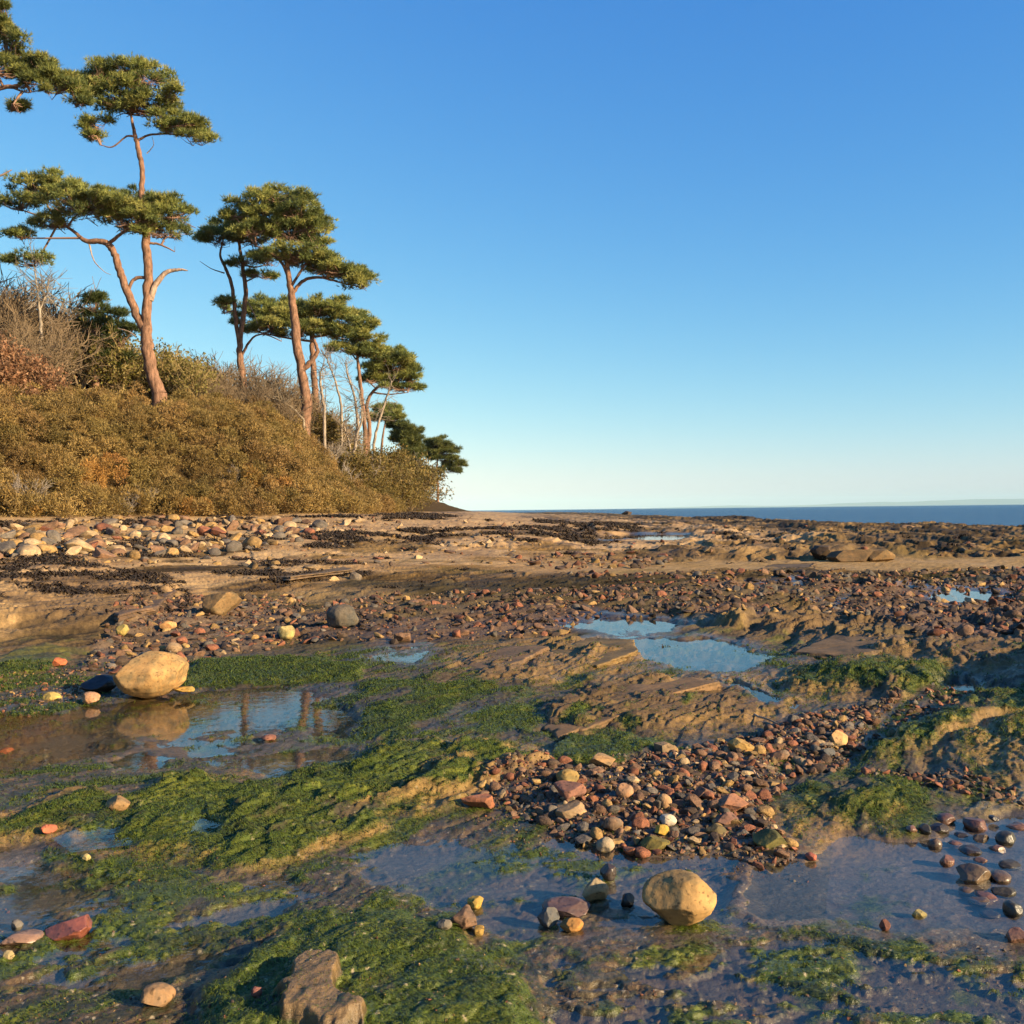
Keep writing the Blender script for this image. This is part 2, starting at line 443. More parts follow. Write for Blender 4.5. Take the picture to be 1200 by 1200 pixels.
def mesh_from(name, verts, faces, mat, colors=None, attrs=None, smooth=False):
    """faces: int array (n,3) or (n,4), or list of both"""
    if isinstance(faces, np.ndarray):
        faces = [faces]
    me = bpy.data.meshes.new(name)
    v = np.ascontiguousarray(verts, np.float32)
    me.vertices.add(len(v)); me.vertices.foreach_set('co', v.ravel())
    loops = np.concatenate([f.ravel() for f in faces]).astype(np.int32)
    tot = np.concatenate([np.full(len(f), f.shape[1], np.int32) for f in faces])
    st = np.concatenate([[0], np.cumsum(tot)[:-1]]).astype(np.int32)
    me.loops.add(len(loops)); me.loops.foreach_set('vertex_index', loops)
    me.polygons.add(len(tot)); me.polygons.foreach_set('loop_start', st); me.polygons.foreach_set('loop_total', tot)
    if colors is not None:
        a = me.color_attributes.new('Col', 'FLOAT_COLOR', 'POINT')
        c4 = np.ones((len(v), 4), np.float32); c4[:, :3] = colors
        a.data.foreach_set('color', c4.ravel())
    for k, val in (attrs or {}).items():
        a = me.attributes.new(k, 'FLOAT', 'POINT'); a.data.foreach_set('value', np.asarray(val, np.float32))
    if smooth:
        me.polygons.foreach_set('use_smooth', np.ones(len(tot), bool))
    me.update(calc_edges=True)
    if len(v) < 200000: me.validate()
    if mat: me.materials.append(mat)
    return me


def link(name, me, parent=None, loc=(0, 0, 0)):
    o = bpy.data.objects.new(name, me); COL.objects.link(o)
    o.location = loc
    if parent: o.parent = parent
    return o


def empty(name, loc):
    o = bpy.data.objects.new(name, None); COL.objects.link(o); o.location = loc
    o.empty_display_size = .3
    return o


class MB:
    def __init__(self):
        self.v = []; self.q = []; self.t = []; self.c = []; self.n = 0

    def add(self, v, f, c):
        v = np.asarray(v, np.float32); f = np.asarray(f)
        (self.q if f.shape[1] == 4 else self.t).append(f + self.n)
        self.v.append(v)
        c = np.asarray(c, np.float32)
        self.c.append(np.broadcast_to(c, (len(v), 3)) if c.ndim == 1 else c)
        self.n += len(v)

    def tube(self, pts, rad, sides=6, c=(.2, .1, .05)):
        P = np.asarray(pts, float); n = len(P)
        rad = np.broadcast_to(np.asarray(rad, float), (n,))
        T = np.gradient(P, axis=0); T /= np.linalg.norm(T, axis=1)[:, None] + 1e-9
        ref = np.array([0, 1., .3]) if abs(T[0][1]) < .8 else np.array([1., 0, .2])
        A = np.cross(T, ref); A /= np.linalg.norm(A, axis=1)[:, None] + 1e-9
        B = np.cross(T, A)
        an = np.linspace(0, 2 * np.pi, sides, endpoint=False)
        V = P[:, None] + rad[:, None, None] * (A[:, None] * np.cos(an)[None, :, None] + B[:, None] * np.sin(an)[None, :, None])
        i = np.arange(n - 1)[:, None] * sides; j = np.arange(sides)[None]; j2 = (j + 1) % sides
        f = np.stack([i + j, i + j2, i + sides + j2, i + sides + j], -1).reshape(-1, 4)
        self.add(V.reshape(-1, 3), f, c)

    def blades(self, p, d, L, W, c):
        n = len(p)
        s = np.cross(d, rng.normal(size=(n, 3))); s /= np.linalg.norm(s, axis=1)[:, None] + 1e-9
        L = np.broadcast_to(L, (n,))[:, None]; W = np.broadcast_to(W, (n,))[:, None]
        v = np.stack([p - s * W * .5, p + s * W * .5, p + d * L], 1).reshape(-1, 3)
        f = np.arange(3 * n).reshape(-1, 3)
        self.add(v, f, np.repeat(c, 3, 0) if np.ndim(c) == 2 else c)

    def mesh(self, name, mat, origin=(0, 0, 0), smooth=False):
        v = np.concatenate(self.v) - np.asarray(origin, np.float32)
        fs = []
        if self.q: fs.append(np.concatenate(self.q))
        if self.t: fs.append(np.concatenate(self.t))
        return mesh_from(name, v, fs, mat, np.concatenate(self.c), smooth=smooth)


def unit(v):
    return v / (np.linalg.norm(v, axis=-1, keepdims=True) + 1e-9)


# ------------------------------------------------------------------ materials
def new_mat(name):
    m = bpy.data.materials.new(name); m.use_nodes = True
    nt = m.node_tree; nt.nodes.clear()
    out = nt.nodes.new('ShaderNodeOutputMaterial')
    return m, nt, out


def N(nt, typ, **kw):
    n = nt.nodes.new(typ)
    for k, v in kw.items():
        if k in n.inputs: n.inputs[k].default_value = v
        else: setattr(n, k, v)
    return n


def noise_node(nt, co, scale, detail=4, rough=.6):
    n = N(nt, 'ShaderNodeTexNoise'); n.inputs['Scale'].default_value = scale
    n.inputs['Detail'].default_value = detail; n.inputs['Roughness'].default_value = rough
    nt.links.new(co, n.inputs['Vector'])
    return n


def mapr(nt, sock, a, b, c, d):
    n = N(nt, 'ShaderNodeMapRange')
    for i, v in enumerate((a, b, c, d)): n.inputs[i + 1].default_value = v
    nt.links.new(sock, n.inputs[0])
    return n.outputs[0]


def mulcol(nt, a, b):
    n = N(nt, 'ShaderNodeVectorMath', operation='MULTIPLY')
    nt.links.new(a, n.inputs[0]); nt.links.new(b, n.inputs[1])
    return n.outputs[0]


def mat_ground():
    m, nt, out = new_mat('shore_ground')
    bs = N(nt, 'ShaderNodeBsdfPrincipled')
    co = N(nt, 'ShaderNodeTexCoord').outputs['Object']
    at_ = N(nt, 'ShaderNodeAttribute', attribute_name='Col')
    wt = N(nt, 'ShaderNodeAttribute', attribute_name='wet')
    n1 = noise_node(nt, co, 26, 6, .7); n2 = noise_node(nt, co, 170, 3, .6)
    f1 = mapr(nt, n1.outputs['Fac'], .3, .7, .48, 1.02); f2 = mapr(nt, n2.outputs['Fac'], .3, .7, .8, 1.22)
    c = mulcol(nt, mulcol(nt, at_.outputs['Color'], f1), f2)
    wm_ = N(nt, 'ShaderNodeVectorMath', operation='MULTIPLY'); wm_.inputs[1].default_value = (.92, .86, .70)
    nt.links.new(c, wm_.inputs[0]); c = wm_.outputs[0]
    nt.links.new(c, bs.inputs['Base Color'])
    rr = mapr(nt, wt.outputs['Fac'], 0, 1, .95, .24)
    nt.links.new(rr, bs.inputs['Roughness'])
    nt.links.new(mapr(nt, wt.outputs['Fac'], 0, 1, .06, .42), bs.inputs['Specular IOR Level'])
    b = N(nt, 'ShaderNodeBump'); b.inputs['Strength'].default_value = .8; b.inputs['Distance'].default_value = .012
    nt.links.new(n1.outputs['Fac'], b.inputs['Height'])
    b2 = N(nt, 'ShaderNodeBump'); b2.inputs['Strength'].default_value = .6; b2.inputs['Distance'].default_value = .003
    nt.links.new(n2.outputs['Fac'], b2.inputs['Height']); nt.links.new(b.outputs[0], b2.inputs['Normal'])
    nt.links.new(b2.outputs[0], bs.inputs['Normal'])
    nt.links.new(bs.outputs[0], out.inputs[0])
    return m


def mat_water(name, bump=.0015, scale=9, tint=(.80, .80, .74)):
    m, nt, out = new_mat(name)
    co = N(nt, 'ShaderNodeTexCoord').outputs['Object']
    n1 = noise_node(nt, co, scale, 3, .5)
    b = N(nt, 'ShaderNodeBump'); b.inputs['Strength'].default_value = .5; b.inputs['Distance'].default_value = bump
    nt.links.new(n1.outputs['Fac'], b.inputs['Height'])
    fr = N(nt, 'ShaderNodeFresnel'); fr.inputs['IOR'].default_value = 1.42
    nt.links.new(b.outputs[0], fr.inputs['Normal'])
    tr = N(nt, 'ShaderNodeBsdfTransparent'); tr.inputs[0].default_value = (*tint, 1)
    gl = N(nt, 'ShaderNodeBsdfGlossy'); gl.inputs['Roughness'].default_value = .03
    nt.links.new(b.outputs[0], gl.inputs['Normal'])
    mx = N(nt, 'ShaderNodeMixShader')
    ge = N(nt, 'ShaderNodeNewGeometry')
    iv = N(nt, 'ShaderNodeMath', operation='SUBTRACT'); iv.inputs[0].default_value = 1
    nt.links.new(ge.outputs['Backfacing'], iv.inputs[1])
    fm = N(nt, 'ShaderNodeMath', operation='MULTIPLY')
    nt.links.new(fr.outputs[0], fm.inputs[0]); nt.links.new(iv.outputs[0], fm.inputs[1])
    nt.links.new(fm.outputs[0], mx.inputs[0]); nt.links.new(tr.outputs[0], mx.inputs[1]); nt.links.new(gl.outputs[0], mx.inputs[2])
    nt.links.new(mx.outputs[0], out.inputs[0])
    return m


def mat_sea():
    m, nt, out = new_mat('sea_water')
    co = N(nt, 'ShaderNodeTexCoord').outputs['Object']
    mp = N(nt, 'ShaderNodeMapping'); mp.inputs['Scale'].default_value = (.10, .22, 1); mp.inputs['Rotation'].default_value = (0, 0, R(15))
    nt.links.new(co, mp.inputs[0])
    n1 = noise_node(nt, mp.outputs[0], 1.0, 6, .62)
    bs = N(nt, 'ShaderNodeBsdfPrincipled')
    bs.inputs['Base Color'].default_value = (.008, .045, .115, 1)
    bs.inputs['Roughness'].default_value = .25; bs.inputs['IOR'].default_value = 1.13
    b = N(nt, 'ShaderNodeBump'); b.inputs['Strength'].default_value = 1; b.inputs['Distance'].default_value = 2.2
    nt.links.new(n1.outputs['Fac'], b.inputs['Height']); nt.links.new(b.outputs[0], bs.inputs['Normal'])
    nt.links.new(bs.outputs[0], out.inputs[0])
    return m


def mat_stone(name, vertex=False, wet=0.0):
    m, nt, out = new_mat(name)
    bs = N(nt, 'ShaderNodeBsdfPrincipled')
    co = N(nt, 'ShaderNodeTexCoord').outputs['Object']
    if vertex:
        c0 = N(nt, 'ShaderNodeAttribute', attribute_name='Col').outputs['Color']
        sc = 30
        vec = co
    else:
        oi = N(nt, 'ShaderNodeObjectInfo'); c0 = oi.outputs['Color']; sc = 2.2
        ad = N(nt, 'ShaderNodeVectorMath', operation='ADD')
        nt.links.new(co, ad.inputs[0]); nt.links.new(oi.outputs['Location'], ad.inputs[1]); vec = ad.outputs[0]
    n1 = noise_node(nt, vec, sc, 6, .65); n2 = noise_node(nt, vec, sc * 9, 4, .7)
    wv = N(nt, 'ShaderNodeTexNoise'); wv.inputs['Scale'].default_value = sc * .8; wv.inputs['Detail'].default_value = 3
    mp = N(nt, 'ShaderNodeMapping'); mp.inputs['Scale'].default_value = (1, 1, 5); mp.inputs['Rotation'].default_value = (.3, .5, .2)
    nt.links.new(vec, mp.inputs[0]); nt.links.new(mp.outputs[0], wv.inputs['Vector'])
    c = mulcol(nt, c0, mapr(nt, n1.outputs['Fac'], .3, .7, .46, 1.0))
    c = mulcol(nt, c, mapr(nt, n2.outputs['Fac'], .3, .7, .78, 1.2))
    c = mulcol(nt, c, mapr(nt, wv.outputs['Fac'], .35, .65, .82, 1.12))
    n4 = noise_node(nt, vec, sc * 3.2, 5, .7); n4.inputs['Distortion'].default_value = .8
    mxc = N(nt, 'ShaderNodeMix', data_type='RGBA'); mxc.inputs[6].default_value = (1.12, .98, .80, 1); mxc.inputs[7].default_value = (.72, .74, .74, 1)
    nt.links.new(mapr(nt, n4.outputs['Fac'], .46, .62, 0, 1), mxc.inputs[0])
    c = mulcol(nt, c, mxc.outputs[2])
    n5 = noise_node(nt, vec, sc * 22, 2, .5)
    c = mulcol(nt, c, mapr(nt, n5.outputs['Fac'], .60, .68, 1.0, .45))
    nt.links.new(c, bs.inputs['Base Color'])
    bs.inputs['Roughness'].default_value = .85 - wet * .5
    bs.inputs['Specular IOR Level'].default_value = .3 + wet * .3
    b = N(nt, 'ShaderNodeBump'); b.inputs['Strength'].default_value = .55
    b.inputs['Distance'].default_value = .02 if not vertex else .006
    nt.links.new(n1.outputs['Fac'], b.inputs['Height'])
    b2 = N(nt, 'ShaderNodeBump'); b2.inputs['Strength'].default_value = .35; b2.inputs['Distance'].default_value = .01 if not vertex else .003
    nt.links.new(n2.outputs['Fac'], b2.inputs['Height']); nt.links.new(b.outputs[0], b2.inputs['Normal'])
    nt.links.new(b2.outputs[0], bs.inputs['Normal'])
    nt.links.new(bs.outputs[0], out.inputs[0])
    return m


def mat_leaf(name, transl=.25, rough=.6):
    m, nt, out = new_mat(name)
    a = N(nt, 'ShaderNodeAttribute', attribute_name='Col')
    bs = N(nt, 'ShaderNodeBsdfPrincipled'); bs.inputs['Roughness'].default_value = rough
    bs.inputs['Specular IOR Level'].default_value = .25
    nt.links.new(a.outputs['Color'], bs.inputs['Base Color'])
    if transl:
        tl = N(nt, 'ShaderNodeBsdfTranslucent'); nt.links.new(a.outputs['Color'], tl.inputs[0])
        mx = N(nt, 'ShaderNodeMixShader'); mx.inputs[0].default_value = transl
        nt.links.new(bs.outputs[0], mx.inputs[1]); nt.links.new(tl.outputs[0], mx.inputs[2])
        nt.links.new(mx.outputs[0], out.inputs[0])
    else:
        nt.links.new(bs.outputs[0], out.inputs[0])
    return m


def mat_bark():
    m, nt, out = new_mat('bark')
    a = N(nt, 'ShaderNodeAttribute', attribute_name='Col')
    co = N(nt, 'ShaderNodeTexCoord').outputs['Object']
    mp = N(nt, 'ShaderNodeMapping'); mp.inputs['Scale'].default_value = (1, 1, .3); nt.links.new(co, mp.inputs[0])
    n1 = noise_node(nt, mp.outputs[0], 7, 5, .7)
    c = mulcol(nt, a.outputs['Color'], mapr(nt, n1.outputs['Fac'], .32, .66, .25, 1.05))
    bs = N(nt, 'ShaderNodeBsdfPrincipled'); bs.inputs['Roughness'].default_value = .85
    bs.inputs['Specular IOR Level'].default_value = .2
    nt.links.new(c, bs.inputs['Base Color'])
    b = N(nt, 'ShaderNodeBump'); b.inputs['Strength'].default_value = .8; b.inputs['Distance'].default_value = .06
    nt.links.new(n1.outputs['Fac'], b.inputs['Height']); nt.links.new(b.outputs[0], bs.inputs['Normal'])
    nt.links.new(bs.outputs[0], out.inputs[0])
    return m


M_GROUND = mat_ground(); M_POOL = mat_water('pool_water'); M_SEA = mat_sea()
M_STONE = mat_stone('stone'); M_WSTONE = mat_stone('wet_stone', wet=.8); M_PEB = mat_stone('pebble_mix', True)
M_LEAF = mat_leaf('needles', .38); M_TWIG = mat_leaf('twig', 0, .85); M_BARK = mat_bark()
M_ALGAE = mat_leaf('algae', .2, .45); M_WEED = mat_leaf('seaweed', 0, .95)

# ------------------------------------------------------------------ ground sheet
rows = [.35, .8, 1.3, 1.7, 2.0]
while rows[-1] < 150:
    y_ = rows[-1]
    rows.append(y_ + max(.0047, .00094 * y_ ** 1.5) * (3 if y_ < 2.35 else 1))
while rows[-1] < 4000:
    rows.append(rows[-1] * 1.022)
rows = np.array(rows)
HALF = 30.5
th_d = np.radians(np.linspace(-HALF, HALF, 1080))
th_r = np.radians(np.linspace(HALF, 52, 150)[1:])
th_o = np.radians(np.linspace(52, 308, 110)[1:-1])
TH = np.concatenate([th_d, th_r, th_o, -th_r[::-1]])
nr, nt_ = len(rows), len(TH)
gx = (rows[:, None] * np.sin(TH)[None]).ravel(); gy = (rows[:, None] * np.cos(TH)[None]).ravel()
gz, gcol, gwet, ggreen, gweed, gpool = terrain(gx, gy, True)
i = np.arange(nr - 1)[:, None] * nt_; j = np.arange(nt_)[None]; j2 = (j + 1) % nt_
GF = np.stack([i + j, i + nt_ + j, i + nt_ + j2, i + j2], -1).reshape(-1, 4)
cap = nr * nt_
V = np.stack([gx, gy, gz], 1)
V = np.concatenate([V, [[0, 0, float(gz[:nt_].mean())]]])
capf = np.stack([np.full(nt_, cap), np.arange(nt_), (np.arange(nt_) + 1) % nt_], 1)
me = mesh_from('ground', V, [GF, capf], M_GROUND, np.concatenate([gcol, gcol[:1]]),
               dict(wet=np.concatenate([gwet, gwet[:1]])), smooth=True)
tag(link('ground', me), 'rocky foreshore with mossy ledges, wet sand and a wooded bank', 'foreshore', kind='structure')
print('ground', len(V))

# ------------------------------------------------------------------ water
for k, pd in enumerate(POOLS):
    P = np.array(pd['q'], float)
    c0 = P.mean(0)
    # grow the sheet a little so the rising ground cuts its edge
    d = P - c0
    P = c0 + d * (1 + (pd['s'] * .5 + 6 * min(1, (c0[1] - 597) / 200)) / (np.abs(d).max() * .7 + 1))
    w = np.array([ground_at(a, b, 0)[:2] for a, b in P])
    # polygon sheet
    vv = np.column_stack([w, np.full(len(w), 0)])
    o_ = np.array([*w.mean(0), pd['L']])
    me = bpy.data.meshes.new('tide_pool')
    me.from_pydata([tuple(v - np.array([o_[0], o_[1], 0])) for v in vv], [], [list(range(len(vv)))])
    me.materials.append(M_POOL); me.update()
    if me.polygons[0].normal.z < 0: me.flip_normals()
    o = link('tide_pool', me, None, o_)
    tag(o, 'shallow tide pool left between the rocks', 'tide pool', kind='structure')

me = bpy.data.meshes.new('sea')
B = 44000.
me.from_pydata([(-5900, -5900, 0), (B, -5900, 0), (B, B, 0), (-5900, B, 0)], [], [(0, 1, 2, 3)]); me.materials.append(M_SEA)
tag(link('sea', me, None, (0, 0, SEA_Z)), 'blue sea beyond the rock platform', 'sea', kind='structure')

# ------------------------------------------------------------------ stones
def ico(sub):
    t = (1 + 5 ** .5) / 2
    v = [(-1, t, 0), (1, t, 0), (-1, -t, 0), (1, -t, 0), (0, -1, t), (0, 1, t), (0, -1, -t), (0, 1, -t), (t, 0, -1), (t, 0, 1), (-t, 0, -1), (-t, 0, 1)]
    f = [(0, 11, 5), (0, 5, 1), (0, 1, 7), (0, 7, 10), (0, 10, 11), (1, 5, 9), (5, 11, 4), (11, 10, 2), (10, 7, 6), (7, 1, 8), (3, 9, 4), (3, 4, 2), (3, 2, 6), (3, 6, 8), (3, 8, 9), (4, 9, 5), (2, 4, 11), (6, 2, 10), (8, 6, 7), (9, 8, 1)]
    v = [np.array(a, float) / np.linalg.norm(a) for a in v]
    for _ in range(sub):
        mid = {}; nf = []

        def mp(a, b):
            k = (min(a, b), max(a, b))
            if k not in mid:
                p = v[a] + v[b]; v.append(p / np.linalg.norm(p)); mid[k] = len(v) - 1
            return mid[k]
        for a, b, c in f:
            ab, bc, ca = mp(a, b), mp(b, c), mp(c, a)
            nf += [(a, ab, ca), (b, bc, ab), (c, ca, bc), (ab, bc, ca)]
        f = nf
    return np.array(v), np.array(f)


ICO = {k: ico(k) for k in (1, 2, 3, 4)}


def stone_shape(seed, sub=3, planes=9, cut=(.62, .95), scale=(1, 1, 1), rough=.05):
    g = np.random.default_rng(seed)
    v, f = ICO[sub]; v = v.copy()
    for _ in range(planes):
        n = unit(g.normal(size=3)); d = g.uniform(*cut)
        dd = v @ n; over = dd > d
        v[over] -= ((dd[over] - d) * .96)[:, None] * n
    o = g.uniform(0, 50, 3)
    def n3(k, sd):
        return (perlin(v[:, 0] * k + o[0], v[:, 1] * k + o[1], sd) + perlin(v[:, 1] * k + o[1], v[:, 2] * k + o[2], sd + 1) + perlin(v[:, 2] * k + o[2], v[:, 0] * k + o[0], sd + 2)) / 1.7
    nz = n3(1.3, 5) * rough * 1.6 + n3(4.5, 15) * rough * .5 + n3(10, 25) * rough * .22
    v = v * (1 + nz[:, None])
    v = v * np.array(scale)
    ext = (v.max(0) - v.min(0)) / 2
    v = (v - (v.max(0) + v.min(0)) / 2)
    return v / ext[0], f      # half width 1 along x


PROTO = []
for k in range(14):
    g = np.random.default_rng(100 + k)
    if k % 3 == 0:
        v, f = stone_shape(200 + k, 3, 6, (.75, 1), (1, g.uniform(.7, .95), g.uniform(.55, .8)), .06)
    else:
        v, f = stone_shape(200 + k, 3, 13, (.42, .78), (1, g.uniform(.6, .9), g.uniform(.35, .65)), .05)
    PROTO.append(mesh_from('pebble_shape', v, f, M_STONE, smooth=True))
PROTO_LO = [stone_shape(300 + k, 2 if k < 8 else 1, 12, (.42, .8), (1, [.7, .85, .6][k % 3], [.55, .4, .7, .3][k % 4]), .06) for k in range(12)]

PAL = {'rust red': C(.25, .105, .062), 'pinkish brown': C(.22, .135, .088), 'ochre': C(.36, .24, .10), 'grey': C(.15, .135, .12),
       'dark brown': C(.085, .06, .045), 'pale cream': C(.42, .32, .20), 'chestnut': C(.17, .10, .065)}


def quat_z(a, tx, ty):
    return (tx, ty, a)


def stone(px, py, w, h, col, label, name='stone', cat='stone', seed=1, planes=9, cut=(.6, .95), z=None, depth=.8, wet=False, sink=.12, rot=0, tilt=(0, 0), base=True, shape=None):
    """px,py: the middle of the foot of the stone in the picture; w,h its size there"""
    p = ground_at(px, py, 0)
    for _ in range(2):
        zz = float(terrain([p[0]], [p[1]])[0]) if z is None else z
        p = ground_at(px, py, zz)
    dist = p[1]
    W = w * dist / F / 2; Hh = h * dist / F / 2
    v, f = shape or stone_shape(seed, 4, planes, cut, (1, depth, h / w), .05)
    v = v.copy()
    ez = (v[:, 2].max() - v[:, 2].min()) / 2
    v[:, 2] *= (Hh / W) / ez
    me = mesh_from(name, v * W, f, M_WSTONE if wet else M_STONE, smooth=True)
    # texture follows the stone's size
    o = link(name, me)
    o.location = (p[0], p[1] + W * depth * .6, zz + Hh * (1 - sink * 2))
    o.rotation_euler = (tilt[0], tilt[1], rot)
    o.color = (*[float(a) for a in col], 1)
    tag(o, label, cat)
    return o


